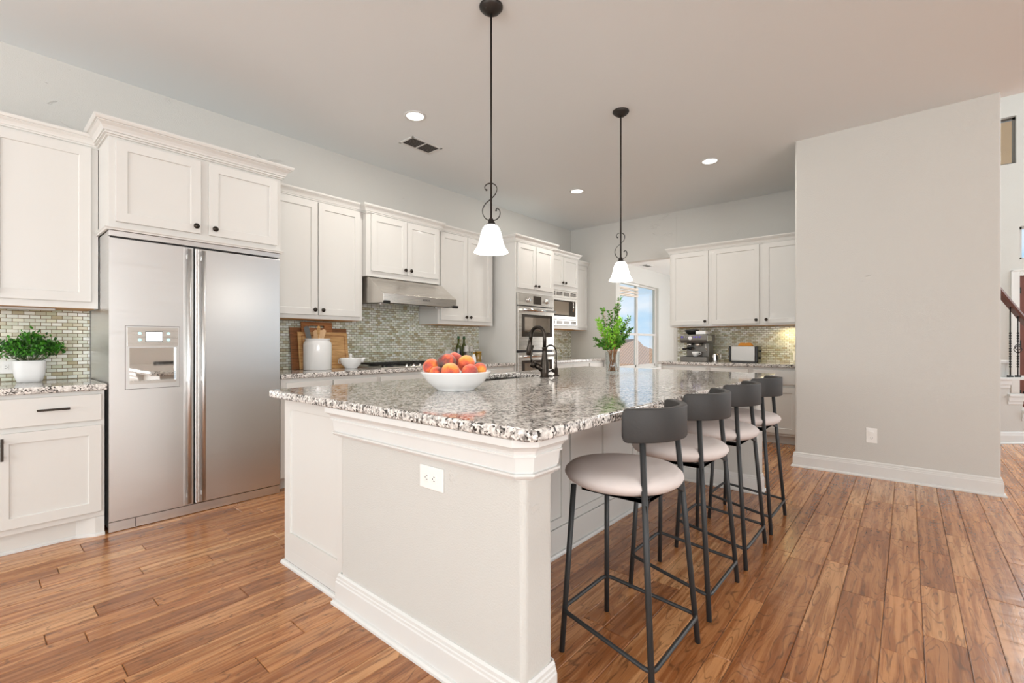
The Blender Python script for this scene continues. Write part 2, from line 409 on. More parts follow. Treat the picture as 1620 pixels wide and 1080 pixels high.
def make_floor():
    x0, x1, y0, y1 = -4.5, 11.3, -6.2, 4.36
    vs = [(x0,y0,-.0035),(x1,y0,-.0035),(x1,y1,-.0035),(x0,y1,-.0035)]; fs = [(0,1,2,3)]; mi = [1]; cols = [(0,0,0)]*4
    y = y0; rnd = random.Random(3)
    while y < y1:
        w = rnd.choice([.076, .10, .127, .127, .155]); ye = min(y+w, y1)
        x = x0 - rnd.uniform(0, .8)
        while x < x1:
            L = rnd.choice([.35, .5, .65, .8, 1.0, 1.25]); xe = min(x+L, x1); xa = max(x, x0)
            if xe > xa + .02:
                c = (rnd.random(), rnd.random(), rnd.random()); b = len(vs); g = .0006; k = .0022
                xa_, xe_ = xa+g, xe-g; ya_, ye_ = y+g, ye-g
                vs += [(xa_,ya_,-.0035),(xe_,ya_,-.0035),(xe_,ye_,-.0035),(xa_,ye_,-.0035),
                       (xa_+k,ya_+k,0),(xe_-k,ya_+k,0),(xe_-k,ye_-k,0),(xa_+k,ye_-k,0)]
                fs += [(b+4,b+5,b+6,b+7),(b,b+1,b+5,b+4),(b+1,b+2,b+6,b+5),(b+2,b+3,b+7,b+6),(b+3,b,b+4,b+7)]
                mi += [0]*5; cols += [c]*8
            x = xe if xe < x1 else x1 + 1
        y = ye if ye < y1 else y1 + 1
    me = bpy.data.meshes.new('floor'); me.from_pydata(vs, [], fs); me.materials.append(MAT['floor']); me.materials.append(MAT['grout_dark'])
    me.polygons.foreach_set('material_index', mi)
    a = me.color_attributes.new('plank', 'FLOAT_COLOR', 'POINT')
    for i, c in enumerate(cols): a.data[i].color = (*c, 1)
    o = bpy.data.objects.new('floor', me); C.objects.link(o); struct(o)
make_floor()

def wall(name, boxes, mat='wall'):
    g = G()
    for b in boxes: g.box(*b)
    return struct(g.build(name, MAT[mat]))
# long kitchen wall continues past the opening as the nook wall, with the nook window cut out
WX0, WX1, WZ0, WZ1 = 8.36, 10.30, .60, 2.40
wall('wall_left', [(-4.5, WX0, WY, YA+.15, 0, 3.2), (WX1, 11.4, WY, YA+.15, 0, 3.2),
                   (WX0, WX1, WY, YA+.15, 0, WZ0), (WX0, WX1, WY, YA+.15, WZ1, 3.2)])
# end wall: stub, header over the opening, wall behind the coffee counter
wall('wall_back', [(XB, XB+.13, 3.50, YA, 0, 3.2), (XB, XB+.13, 2.54, 3.50, 2.40, 3.2), (XB+.003, XB+.13, -.53, 2.54, 0, 3.2)])
# free standing partition on the right
def rounded_rect(x0, x1, y0, y1, r, n=5):
    pts = []
    for cx, cy, a0 in ((x1-r, y1-r, 0), (x0+r, y1-r, 90), (x0+r, y0+r, 180), (x1-r, y0+r, 270)):
        for k in range(n+1): a = R(a0 + 90*k/n); pts.append((cx+r*math.cos(a), cy+r*math.sin(a)))
    return pts
PX = 5.07
g = G(); g.prism(rounded_rect(PX, PX+.14, -.537, .81, .018), 0, H); struct(g.build('wall_partition', MAT['wall']))
g = G(); g.box(PX+.14, XB, -.53, -.39, 0, 3.2); struct(g.build('wall_pantry', MAT['wall']))
wall('wall_foyer_left', [(XB+.13, 11.0, .10, .22, 0, 6.2), (XB, XB+.13, -.53, .22, 3.2, 6.2)])
wall('wall_nook_right', [(XB+.13, 11.2, .60, .72, 0, 2.9)])
wall('wall_nook_end', [(11.2, 11.35, .6, 1.3, 0, 2.9), (11.2, 11.35, 3.9, 4.34, 0, 2.9), (11.2, 11.35, 1.3, 3.9, 0, .6), (11.2, 11.35, 1.3, 3.9, 2.4, 2.9)])
# rear and side walls behind the camera with broad window openings
wall('wall_rear', [(-4.65, -4.5, -6.2, -1.3, 0, 3.2), (-4.65, -4.5, 3.7, 4.49, 0, 3.2), (-4.65, -4.5, -1.3, 3.7, 0, .4), (-4.65, -4.5, -1.3, 3.7, 2.9, 3.2)])
wall('wall_side', [(-4.5, -4.3, -6.35, -6.2, 0, 3.2), (.5, 5.15, -6.35, -6.2, 0, 3.2), (-4.3, .5, -6.35, -6.2, 0, .25), (-4.3, .5, -6.35, -6.2, 2.95, 3.2)])
# ceilings
g = G(); g.prism([(-4.65,-6.35),(5.19,-6.35),(5.19,-.53),(XB+.13,-.53),(XB+.13,4.49),(-4.65,4.49)], H, H+.15); struct(g.build('ceiling', MAT['ceiling']))
g = G(); g.box(XB+.13, 11.35, .6, YA, 2.76, 2.9); struct(g.build('ceiling_nook', MAT['matte_white']))
g = G(); g.box(5.15, 11.2, -6.35, .22, 6.0, 6.2); struct(g.build('ceiling_foyer', MAT['ceiling']))
g = G(); g.box(5.07, 5.19, -6.35, -.53, H+.15, 6.2); g.box(5.15, XB+.13, -.53, -.41, 3.2, 6.2); struct(g.build('wall_foyer_upper', MAT['wall']))
# foyer front wall with door opening and two high windows
FX = 11.0
HW = (-1.335, -.95, 4.06, 4.83); SW = (-1.75, -1.372, 2.50, 3.03); DW = (-2.35, -1.372, 0, 2.235)
g = G()
ys = [-6.35, DW[0], SW[0], SW[1], HW[0], HW[1], -.54]
g.box(FX, FX+.15, -6.35, -5.2, 0, 6.2); g.box(FX, FX+.15, -5.2, DW[0], 0, 3.3); g.box(FX, FX+.15, -5.2, DW[0], 5.3, 6.2)
g.box(FX, FX+.15, DW[0], SW[0], DW[3], 6.2)
g.box(FX, FX+.15, SW[0], SW[1], DW[3], SW[2]); g.box(FX, FX+.15, SW[0], SW[1], SW[3], 6.2)
g.box(FX, FX+.15, SW[1], HW[0], 0, 6.2)
g.box(FX, FX+.15, HW[0], HW[1], 0, HW[2]); g.box(FX, FX+.15, HW[0], HW[1], HW[3], 6.2)
g.box(FX, FX+.15, HW[1], .22, 0, 6.2)
struct(g.build('wall_front', MAT['wall']))

# baseboards
BP = lambda h=.135: [(0,0),(.026,0),(.026,.012),(.018,.02),(.018,h-.035),(.014,h-.03),(.014,h-.012),(.006,h),(0,h)]
BBP = [(0,0),(.030,0),(.030,.010),(.024,.018),(.016,.020),(.016,.098),(.013,.103),(.013,.112),(.010,.116),(.010,.128),(.004,.136),(0,.136)]
g = G(); g.sweep(BBP, [(PX+.14, .81), (PX+.0, .81), (PX, -.537), (PX+.14, -.537)]); struct(g.build('baseboard_partition', MAT['trim']))
g = G(); g.sweep(BBP, [(XB, YA), (XB, 3.50), (XB+.13, 3.50), (XB+.13, YA)]); struct(g.build('baseboard_back', MAT['trim']))

# nook window
def make_window():
    w = G()
    yf0, yf1 = YA+.07, YA+.12
    def fr(x0, x1, z0, z1, t, y0, y1):
        w.box(x0, x1, y0, y1, z0, z0+t); w.box(x0, x1, y0, y1, z1-t, z1); w.box(x0, x0+t, y0, y1, z0+t, z1-t); w.box(x1-t, x1, y0, y1, z0+t, z1-t)
    mid = (WX0+WX1)/2; zm = 1.335
    fr(WX0, mid, WZ0, WZ1, .035, yf0, yf1); fr(mid, WX1, WZ0, WZ1, .035, yf0, yf1)
    for a, b in ((WX0+.035, mid-.035), (mid+.035, WX1-.035)):
        w.box(a, b, yf0-.005, yf1, zm-.022, zm+.022)
        w.box(a, a+.04, yf0+.01, yf1-.01, WZ0+.035, zm); w.box(b-.04, b, yf0+.01, yf1-.01, WZ0+.035, zm); w.box(a, b, yf0+.01, yf1-.01, WZ0+.035, WZ0+.085)
    win = struct(w.build('window_1', MAT['vinyl'], bevel=.003))
    p = G()
    for a, b in ((WX0+.035, mid-.035), (mid+.035, WX1-.035)): p.box(a, b, yf0+.02, yf0+.026, WZ0+.05, WZ1-.035)
    p.build('window_pane', MAT['glass'], win)
    s = G(); s.box(WX0-.03, WX1+.03, YA-.04, YA+.07, WZ0-.03, WZ0+.002); s.box(WX0+.0, WX1-.0, YA-.015, YA-.0, WZ0-.09, WZ0-.03)
    s.build('window_sill', MAT['trim'], win, bevel=.004)
make_window()
# foyer windows and door; third window is unseen, added for the front lamp
for i, (y0, y1, z0, z1) in enumerate((HW, SW, (-5.2, DW[0], 3.3, 5.3))):
    g = G(); t = .035
    g.box(FX+.09, FX+.13, y0, y1, z0, z0+t); g.box(FX+.09, FX+.13, y0, y1, z1-t, z1); g.box(FX+.09, FX+.13, y0, y0+t, z0, z1); g.box(FX+.09, FX+.13, y1-t, y1, z0, z1)
    w = struct(g.build('window_%d' % (i+2), MAT['gunmetal'] if i == 0 else MAT['vinyl']))
    p = G(); p.box(FX+.105, FX+.111, y0+t, y1-t, z0+t, z1-t); p.build('window_pane', MAT['glass'], w)
g = G(); g.box(FX+.03, FX+.08, DW[0], DW[1], 0, DW[3])
for a, b in ((.15, 1.0), (1.12, 2.1)):
    for c, d in ((DW[0]+.12, -1.9), (-1.82, DW[1]-.12)): g.box(FX+.02, FX+.03, c, d, a, b)
dr = struct(g.build('door_1', MAT['door_wood'], bevel=.006))
g = G()
for z in (.3, 1.1, 1.95): g.box(FX+.012, FX+.03, DW[1]-.02, DW[1]+.0, z, z+.1)
g.build('door_hinge', MAT['iron'], dr)
g = G(); t = .095; g.box(FX-.02, FX+.0, DW[1], DW[1]+t, 0, DW[3]+t); g.box(FX-.02, FX, DW[0]-t, DW[0], 0, DW[3]+t); g.box(FX-.02, FX, DW[0], DW[1], DW[3], DW[3]+t)
g.box(FX-.03, FX-.02, DW[1]+t-.02, DW[1]+t, 0, DW[3]+t); g.box(FX-.03, FX-.02, DW[0]-t, DW[1]+t, DW[3]+t-.02, DW[3]+t)
struct(g.build('trim_1', MAT['trim'], bevel=.003))

# ================================================================== cabinets
def shaker(parent, T, u0, u1, z0, z1, d, name='door', rail=.058, th=.02, rec=.009, mat='cab'):
    g = G(); dd = d + th
    o = [(u0,z0),(u1,z0),(u1,z1),(u0,z1)]; i = [(u0+rail,z0+rail),(u1-rail,z0+rail),(u1-rail,z1-rail),(u0+rail,z1-rail)]
    vs = [T(u,d,z) for u,z in o] + [T(u,dd,z) for u,z in o] + [T(u,dd,z) for u,z in i] + [T(u,dd-rec,z) for u,z in i]
    fs = [(0,1,2,3)]
    for a, b in ((0,4),(4,8),(8,12)):
        for k in range(4): fs.append((a+k, a+(k+1)%4, b+(k+1)%4, b+k))
    fs.append((12,13,14,15)); g.add(vs, fs)
    return g.build(name, MAT[mat], parent, bevel=.0022)
def slab(parent, T, u0, u1, z0, z1, d, name='drawer', mat='cab'):
    g = G(); g.tbox(T, u0, u1, d, d+.02, z0, z1); return g.build(name, MAT[mat], parent, bevel=.003)
def knob(door, T, u, z, d):
    g = G(); a = Vector(T(u, d, z)); b = Vector(T(u, d+.018, z)); c = Vector(T(u, d+.024, z))
    g.tube([a, b], .0055, 10); n = (b-a).normalized(); sc = [1-.35*abs(n.x), 1-.35*abs(n.y), 1]
    g.sphere(c, .0185, 16, sc); g.build('knob', MAT['bronze'], door)
def bar(door, T, u0, u1, z0, z1, d):
    g = G()
    if abs(u1-u0) > abs(z1-z0):
        zc = (z0+z1)/2; g.tbox(T, u0, u1, d+.022, d+.032, zc-.006, zc+.006)
        for u in (u0+.02, u1-.02): g.tbox(T, u-.004, u+.004, d, d+.024, zc-.004, zc+.004)
    else:
        uc = (u0+u1)/2; g.tbox(T, uc-.006, uc+.006, d+.022, d+.032, z0, z1)
        for z in (z0+.02, z1-.02): g.tbox(T, uc-.004, uc+.004, d, d+.024, z-.004, z+.004)
    g.build('bar_handle', MAT['bronze'], door, bevel=.0015)
def crown_prof(z, h=.085, o=.05):
    return [(0,z),(.14*o,z),(.14*o,z+.10*h),(.30*o,z+.11*h),(.30*o,z+.19*h),(.24*o,z+.20*h),(.26*o,z+.25*h),(.36*o,z+.26*h),(.40*o,z+.38*h),(.52*o,z+.54*h),(.72*o,z+.68*h),(.76*o,z+.69*h),(.76*o,z+.75*h),(.88*o,z+.76*h),(.95*o,z+.84*h),(o,z+.92*h),(o,z+h),(0,z+h)]
def wall_cab(name, label, T, u0, u1, z0, z1, dep, doors, crown=.085, co=.05, path=None, raw=True, group=None, low=None):
    loc = T((u0+u1)/2, 0, z0); t = thing(name, label, 'cabinet', loc, group)
    g = G(); g.tbox(T, u0, u1, 0, dep, z0+.0, z1); g.build('body', MAT['cab'], t, bevel=.0015)
    if raw:
        g = G(); g.tbox(T, u0+.015, u1-.015, .01, dep-.02, z0-.002, z0+.003); g.build('underside', MAT['rawwood'], t)
    for (a, b, za, zb, side) in doors:
        d = shaker(t, T, a, b, za, zb, dep+.001)
        if side: knob(d, T, (a+.032) if side == 'L' else (b-.032), za+.045, dep+.021)
    if crown:
        P = path or [(u0, 0), (u0, dep), (u1, dep), (u1, 0)]
        pts = [T(u, d, 0)[:2] for u, d in P]
        g = G(); g.sweep(crown_prof(z1-.012, crown, co), pts); g.build('crown_molding', MAT['cab'], t)
    if low: 
        pts = [T(u, d, 0)[:2] for u, d in [(u0, 0), (u0, dep), (u1, dep), (u1, 0)]]
        g = G(); g.sweep([(0,low),(.012,low),(.014,low+.008),(.02,low+.014),(.02,low+.02),(0,low+.02)], pts); g.build('light_rail', MAT['cab'], t)
    return t
# wall A upper cabinets ------------------------------------------------
wall_cab('wall_cabinet', 'cream wall cabinet at far left above the potted plant', TA, -.40, .570, 1.378, 2.42, .33,
         [(-.375, .072, 1.42, 2.405, 'R'), (.082, .534, 1.42, 2.405, 'L')], .08, .045)
t = wall_cab('wall_cabinet', 'deep cream two-door cabinet above the steel refrigerator', TA, .572, 1.592, 1.862, 2.43, .64,
         [(.604, 1.054, 1.902, 2.40, 'R'), (1.103, 1.562, 1.902, 2.40, 'L')], .095, .075, raw=False, low=1.848)
wall_cab('wall_cabinet', 'tall cream two-door wall cabinet above the cutting boards', TA, 1.60, 2.493, 1.370, 2.42, .33,
         [(1.655, 2.038, 1.405, 2.405, 'R'), (2.048, 2.462, 1.405, 2.405, 'L')], .08, .045, path=[(1.60, .33), (2.493, .33)])
wall_cab('wall_cabinet', 'short cream two-door cabinet directly above the range hood', TA, 2.495, 3.412, 1.800, 2.41, .395,
         [(2.542, 2.958, 1.853, 2.395, 'R'), (2.966, 3.388, 1.853, 2.395, 'L')], .085, .05, raw=False)
wall_cab('wall_cabinet', 'cream two-door wall cabinet between the range hood and the oven tower', TA, 3.44, 4.345, 1.370, 2.42, .33,
         [(3.472, 3.884, 1.415, 2.405, 'R'), (3.892, 4.302, 1.415, 2.405, 'L')], .08, .045, path=[(3.415, .33), (4.345, .33), (4.345, 0)])
# oven tower
OT = thing('oven_cabinet', 'full-height cream cabinet tower that houses the double oven', 'cabinet', (4.83, YA, 0))
g = G(); TD = .635
g.tbox(TA, 4.425, 4.448, 0, TD, 0, 2.42); g.tbox(TA, 5.218, 5.256, 0, TD, 0, 2.42); g.tbox(TA, 4.448, 5.218, 0, .02, 0, 2.42)
g.tbox(TA, 4.448, 5.218, .02, TD, 1.79, 2.42); g.tbox(TA, 4.448, 5.218, .02, TD, .10, .36); g.tbox(TA, 4.448, 5.218, .02, TD-.08, 0, .10)
g.build('body', MAT['cab'], OT, bevel=.0015)
for a, b, s in ((4.458, 4.822, 'R'), (4.832, 5.212, 'L')):
    d = shaker(OT, TA, a, b, 1.845, 2.405, TD+.001); knob(d, TA, (a+.032) if s == 'L' else (b-.032), 1.89, TD+.021)
dd = slab(OT, TA, 4.458, 5.212, .12, .34, TD+.001); bar(dd, TA, 4.75, 4.92, .23, .24, TD+.021)
g = G(); g.sweep(crown_prof(2.41, .09, .055), [TA(u, d, 0)[:2] for u, d in ((4.425, 0), (4.425, TD), (5.256, TD), (5.256, 0))]); g.build('crown_molding', MAT['cab'], OT)
# double oven
OV = thing('double_oven', 'stainless double wall oven with knobs and long bar handles', 'oven', (4.83, YA-TD, .37))
g = G(); g.tbox(TA, 4.450, 5.216, .03, TD+.004, .365, 1.786); g.build('oven_case', MAT['black'], OV)
g = G(); g.tbox(TA, 4.450, 5.216, TD+.004, TD+.022, 1.632, 1.786); cp = g.build('control_panel', MAT['steel_warm'], OV, bevel=.002)
g = G(); g.tbox(TA, 4.765, 4.935, TD+.022, TD+.024, 1.655, 1.762); g.build('clock_display', MAT['darkglass'], cp)
for u in (4.655, 5.055):
    g = G(); M = Matrix.Rotation(R(90), 3, 'X'); g.lathe([(.036,0),(.036,.006),(.028,.008),(.026,.03),(.022,.034),(.0,.034)], u, YA-TD-.022, 1.708, 24, M); g.build('knob', MAT['chrome'], cp)
for z0, z1 in ((1.065, 1.618), (.40, 1.035)):
    g = G(); g.tbox(TA, 4.450, 5.216, TD+.004, TD+.032, z0, z1); od = g.build('oven_door', MAT['steel_warm'], OV, bevel=.003)
    w0, w1 = z0+.17, z1-.10
    g = G(); g.tbox(TA, 4.518, 5.166, TD+.032, TD+.0335, w0, w1); g.build('door_glass', MAT['darkglass'], od)
    g = G(); g.tbox(TA, 4.575, 5.11, TD+.0335, TD+.0345, w0+.06, w1-.035); g.build('inner_window', stainless('oven_reflective_glass', (.42, .37, .32, 1), .06), od)
    g = G(); zc = z1-.045; g.tube([TA(4.49, TD+.075, zc), TA(5.18, TD+.075, zc)], .0155, 14)
    for u in (4.505, 5.165): g.tbox(TA, u-.012, u+.012, TD+.03, TD+.075, zc-.012, zc+.012)
    g.build('bar_handle', MAT['chrome'], od)
# microwave cabinet
MD = .49
MC = thing('microwave_cabinet', 'cream cabinet with two small doors above the built-in microwave', 'cabinet', (5.68, YA, 1.36))
g = G(); g.tbox(TA, 5.262, 6.095, 0, MD, 1.925, 2.42); g.tbox(TA, 5.262, 6.095, 0, MD, 1.362, 1.412); g.tbox(TA, 5.262, 5.30, 0, MD, 1.412, 1.925); g.tbox(TA, 6.055, 6.095, 0, MD, 1.412, 1.925); g.tbox(TA, 5.30, 6.055, 0, .02, 1.412, 1.925)
g.build('body', MAT['cab'], MC, bevel=.0015)
g = G(); g.tbox(TA, 5.28, 6.07, .01, MD-.02, 1.359, 1.364); g.build('underside', MAT['rawwood'], MC)
for a, b, s in ((5.29, 5.668, 'R'), (5.678, 6.06, 'L')):
    d = shaker(MC, TA, a, b, 1.99, 2.405, MD+.001, rail=.055); knob(d, TA, (a+.032) if s == 'L' else (b-.032), 2.03, MD+.021)
g = G(); g.sweep(crown_prof(2.41, .085, .05), [TA(u, d, 0)[:2] for u, d in ((5.262, MD), (6.095, MD), (6.095, 0))]); g.build('crown_molding', MAT['cab'], MC)
MW = thing('microwave', 'built-in stainless microwave with vented trim kit and dark door', 'microwave', (5.68, YA-MD, 1.42))
g = G(); g.tbox(TA, 5.305, 6.05, .03, MD-.003, 1.416, 1.92); g.build('microwave_case', MAT['black'], MW)
g = G(); g.tbox(TA, 5.303, 6.052, MD-.002, MD+.014, 1.814, 1.92); g.tbox(TA, 5.303, 6.052, MD-.002, MD+.014, 1.414, 1.492); g.tbox(TA, 5.303, 5.335, MD-.002, MD+.014, 1.492, 1.814); g.tbox(TA, 6.02, 6.052, MD-.002, MD+.014, 1.492, 1.814)
tk = g.build('trim_kit', MAT['steel_warm'], MW, bevel=.002)
for z0, z1 in ((1.845, 1.895), (1.430, 1.478)):
    for k in range(4):
        u = 5.33 + k*.18; g = G(); g.tbox(TA, u, u+.145, MD+.014, MD+.015, z0, z1); v = g.build('vent_grille', MAT['darkglass'], tk)
        g = G()
        for j in range(4): z = z0+.006+j*(z1-z0-.01)/4; g.tbox(TA, u, u+.145, MD+.015, MD+.018, z, z+.004)
        g.build('vent_louver', MAT['louver'], v)
g = G(); g.tbox(TA, 5.337, 6.018, MD+.0, MD+.026, 1.495, 1.811); md = g.build('microwave_door', MAT['steel_warm'], MW, bevel=.003)
g = G(); g.tbox(TA, 5.365, 5.985, MD+.026, MD+.028, 1.545, 1.775); g.build('door_window', MAT['darkglass'], md)
g = G(); g.tbox(TA, 5.40, 5.80, MD+.028, MD+.029, 1.565, 1.755); g.build('inner_window', stainless('microwave_reflective_glass', (.45, .38, .32, 1), .08), md)
g = G(); g.tube([TA(5.89, MD+.05, 1.62), TA(5.89, MD+.05, 1.77)], .009, 10); g.tube([TA(5.89, MD+.02, 1.63), TA(5.89, MD+.05, 1.63)], .006, 8); g.tube([TA(5.89, MD+.02, 1.76), TA(5.89, MD+.05, 1.76)], .006, 8); g.build('handle', MAT['chrome'], md)
wall_cab('wall_cabinet', 'narrow cream wall cabinet in the corner beside the microwave', TA, 6.10, 6.645, 1.362, 2.40, .33,
         [(6.13, 6.60, 1.40, 2.385, None)], .08, .045, path=[(6.10, .33), (6.645, .33)])
# end wall upper cabinets
t = wall_cab('wall_cabinet', 'cream three-door wall cabinet above the espresso machine and toaster', TB, .40, 2.502, 1.372, 2.375, .335,
         [(1.988, 2.474, 1.395, 2.362, 'L'), (1.382, 1.940, 1.395, 2.362, 'L'), (.78, 1.334, 1.395, 2.362, 'R')], .085, .05,
         path=[(2.502, 0), (2.502, .335), (.40, .335), (.40, 0)])

# base cabinets --------------------------------------------------------
def base_cab(label, T, u0, u1, dep, fronts, name='base_cabinet', toe=.075, z1=.876):
    t = thing(name, label, 'cabinet', T((u0+u1)/2, 0, 0))
    g = G(); g.tbox(T, u0, u1, 0, dep, .10, z1); g.tbox(T, u0, u1, 0, dep-toe, 0, .10); g.build('body', MAT['cab'], t, bevel=.0015)
    for f in fronts:
        if f[0] == 'D': d = shaker(t, T, f[1], f[2], f[3], f[4], dep+.001)
        else: d = slab(t, T, f[1], f[2], f[3], f[4], dep+.001)
        if len(f) > 5 and f[5]: bar(d, T, *f[5], dep+.021)
    return t
LB = thing('base_cabinet', 'cream base cabinet left of the refrigerator, under the potted plant', 'cabinet', (.1, YA, 0))
g = G(); g.tbox(TA, -.45, .557, 0, .625, .115, .876); g.tbox(TA, -.45, .50, 0, .575, 0, .115); g.build('body', MAT['cab'], LB, bevel=.0015)
g = G(); g.prism([TA(.557,.40,0)[:2], TA(.557,.625,0)[:2], TA(.515,.625,0)[:2], TA(.435,.576,0)[:2], TA(.435,.40,0)[:2]], 0, .114); g.build('corner_foot', MAT['cab'], LB, bevel=.001)
g = G(); g.sweep([(0,0),(.010,0),(.010,.012),(.004,.018),(0,.018)], [TA(-.45,.575,0)[:2], TA(.435,.576,0)[:2], TA(.515,.626,0)[:2], TA(.558,.626,0)[:2]]); g.build('shoe_molding', MAT['trim'], LB)
d = slab(LB, TA, .105, .541, .697, .853, .626); bar(d, TA, .265, .400, .78, .785, .646)
d = shaker(LB, TA, .105, .541, .150, .668, .626); bar(d, TA, .13, .14, .527, .647, .646)
d = slab(LB, TA, -.40, .085, .697, .853, .626); bar(d, TA, -.22, -.09, .78, .785, .646); shaker(LB, TA, -.40, .085, .150, .668, .626)
base_cab('long cream base cabinet run under the cooktop', TA, 1.60, 4.42, .62,
         [('S', 1.64, 2.020, .70, .845, (1.76, 1.90, .77, .775)), ('S', 2.032, 2.452, .70, .845, (2.17, 2.31, .77, .775)), ('S', 2.496, 3.395, .70, .845), ('S', 3.425, 4.375, .70, .845, (3.83, 3.97, .77, .775)),
          ('D', 1.64, 2.020, .13, .68), ('D', 2.032, 2.452, .13, .68), ('D', 2.496, 2.940, .13, .68), ('D', 2.95, 3.395, .13, .68), ('D', 3.425, 3.895, .13, .68), ('D', 3.905, 4.375, .13, .68)])
base_cab('cream base cabinet in the corner to the right of the oven tower', TA, 5.26, 6.63, .62,
         [('S', 5.29, 5.72, .70, .845), ('S', 5.735, 6.165, .70, .845), ('S', 6.20, 6.60, .70, .845), ('D', 5.29, 5.72, .13, .68), ('D', 5.735, 6.165, .13, .68), ('D', 6.20, 6.60, .13, .68)])
base_cab('cream base cabinet run along the end wall under the toaster', TB, .42, 2.505, .625,
         [('S', 1.920, 2.474, .70, .845), ('S', 1.440, 1.868, .70, .845), ('S', .93, 1.386, .685, .845, (1.075, 1.245, .765, .77)), ('D', 1.920, 2.474, .13, .67), ('D', 1.440, 1.868, .13, .67), ('D', .93, 1.386, .13, .65)])

# countertops
def countertop(label, x0, x1, y0, y1, r=.006):
    o = G(); o.box(x0, x1, y0, y1, .876, .914); o = o.build('countertop', MAT['granite'], bevel=.008, seg=3)
    return tag(o, label, 'countertop')
countertop('speckled granite countertop left of the refrigerator, under the plant', -.45, .565, 3.675, YA-.0)
countertop('speckled granite countertop that holds the cooktop along the tiled wall', 1.598, 4.424, 3.69, YA)
countertop('speckled granite countertop in the corner right of the oven tower', 5.258, XB-.005, 3.69, YA)
countertop('speckled granite countertop on the end wall under espresso machine and toaster', 5.99, XB, .40, 2.545)

# backsplash tile
def splash(label, T, u0, u1, z0, z1, mat):
    g = G(); g.tbox(T, u0, u1, 0, .006, z0, z1); tag(g.build('tile_backsplash', MAT[mat]), label, 'backsplash')
splash('pale mosaic tile backsplash behind the potted plant at far left', TA, -.45, .572, .914, 1.378, 'mosaic_x')
g = G(); g.tbox(TA, 1.60, 4.424, 0, .006, .914, 1.370); g.tbox(TA, 2.495, 3.43, 0, .006, 1.37, 1.80)
tag(g.build('tile_backsplash', MAT['mosaic_x']), 'green and tan mosaic tile backsplash behind the cooktop', 'backsplash')
splash('small green mosaic tile backsplash under the microwave', TA, 5.258, 6.644, .914, 1.362, 'mosaic_x')
splash('yellow-green mosaic tile backsplash behind the espresso machine and toaster', TB, .40, 2.52, .914, 1.372, 'mosaic_y')

# ================================================================== refrigerator
FR = thing('refrigerator', 'tall stainless side-by-side refrigerator with water dispenser', 'refrigerator', (1.08, 4.0, 0))
FY = 3.70; fx0, fx1 = .574, 1.586; gx = 1.018
g = G(); g.box(fx0+.002, fx1-.002, FY+.03, YA-.02, .02, 1.845); g.build('case', MAT['steel'], FR, bevel=.003)
g = G(); g.box(fx0, fx1, FY-.004, FY+.05, 1.812, 1.846); g.build('top_grille', MAT['steel'], FR, bevel=.002)
g = G(); g.box(fx0+.01, fx1-.01, FY+.022, FY+.035, .05, 1.812); g.build('door_gasket', MAT['black'], FR)
for a, b in ((fx0, gx-.006), (gx+.006, fx1)):
    g = G(); g.box(a, b, FY-.008, FY+.022, .068, 1.800)
    if a == fx0:
        g = G(); y0, y1 = FY-.008, FY+.022
        nx0, nx1, nz0, nz1 = .672, .915, .905, 1.128
        g.box(a, nx0, y0, y1, .068, 1.800); g.box(nx1, b, y0, y1, .068, 1.800); g.box(nx0, nx1, y0, y1, .068, nz0); g.box(nx0, nx1, y0, y1, nz1, 1.800)
        dl = g.build('door', MAT['steel'], FR)
    else: dr_ = g.build('door', MAT['steel'], FR, bevel=.004)
for (hx0, hx1, dpar) in ((.958, .999, dl), (1.040, 1.083, dr_)):
    g = G(); g.box(hx0, hx1, FY-.012, FY-.008, .075, 1.795); g.smooth = False
    xc = (hx0+hx1)/2
    g.tube([(xc+.004, FY-.036, .085), (xc+.004, FY-.036, 1.785)], .0125, 16)
    for z in (.12, .9, 1.72): g.box(xc-.004, xc+.012, FY-.03, FY-.01, z, z+.03)
    g.build('handle', MAT['steel'], dpar)
# dispenser
g = G(); e = .003; dx0, dx1, dz0, dz1 = .650, .936, .868, 1.266
for b in ((dx0, dx1, dz1-e, dz1), (dx0, dx1, dz0, dz0+e), (dx0, dx0+e, dz0, dz1), (dx1-e, dx1, dz0, dz1)): g.box(b[0], b[1], FY-.0095, FY-.007, b[2], b[3])
dp = g.build('dispenser_frame', MAT['gunmetal'], dl)
g = G(); g.box(.662, .924, FY-.0105, FY-.008, 1.135, 1.256); g.build('dispenser_panel', MAT['steel_warm'], dl)
g = G(); g.box(.750, .842, FY-.0125, FY-.0105, 1.165, 1.232); g.build('display_bezel', MAT['gunmetal'], dl)
g = G(); g.box(.754, .838, FY-.0135, FY-.0125, 1.170, 1.227); g.build('display', MAT['screen'], dl)
for u in (.722, .872):
    for z in (1.178, 1.218):
        g = G(); g.lathe([(.009,0),(.009,.002),(.004,.0025),(.004,.001),(0,.001)], u, FY-.0105, z, 20, Matrix.Rotation(R(90), 3, 'X')); g.build('button', MAT['teal_led'], dl)
g = G(); g.box(nx0, nx1, FY+.014, FY+.0215, nz0, nz1); g.build('niche_back', MAT['mirror'], dl)
g = G(); g.box(nx0-.001, nx0+.002, FY-.004, FY+.0215, nz0, nz1); g.box(nx1-.002, nx1+.001, FY-.004, FY+.0215, nz0, nz1); g.box(nx0, nx1, FY-.004, FY+.0215, nz1-.002, nz1+.001); g.build('niche_side', MAT['mirror'], dl)
g = G(); g.box(nx0, nx1, FY-.010, FY+.0215, nz0-.005, nz0+.012)
dt = g.build('drip_tray', MAT['steel_warm'], dl)
g = G()
for k in range(12): x = nx0+.012+k*.0185; g.box(x, x+.006, FY-.006, FY+.012, nz0+.012, nz0+.015)
g.build('tray_grille', MAT['louver'], dt)
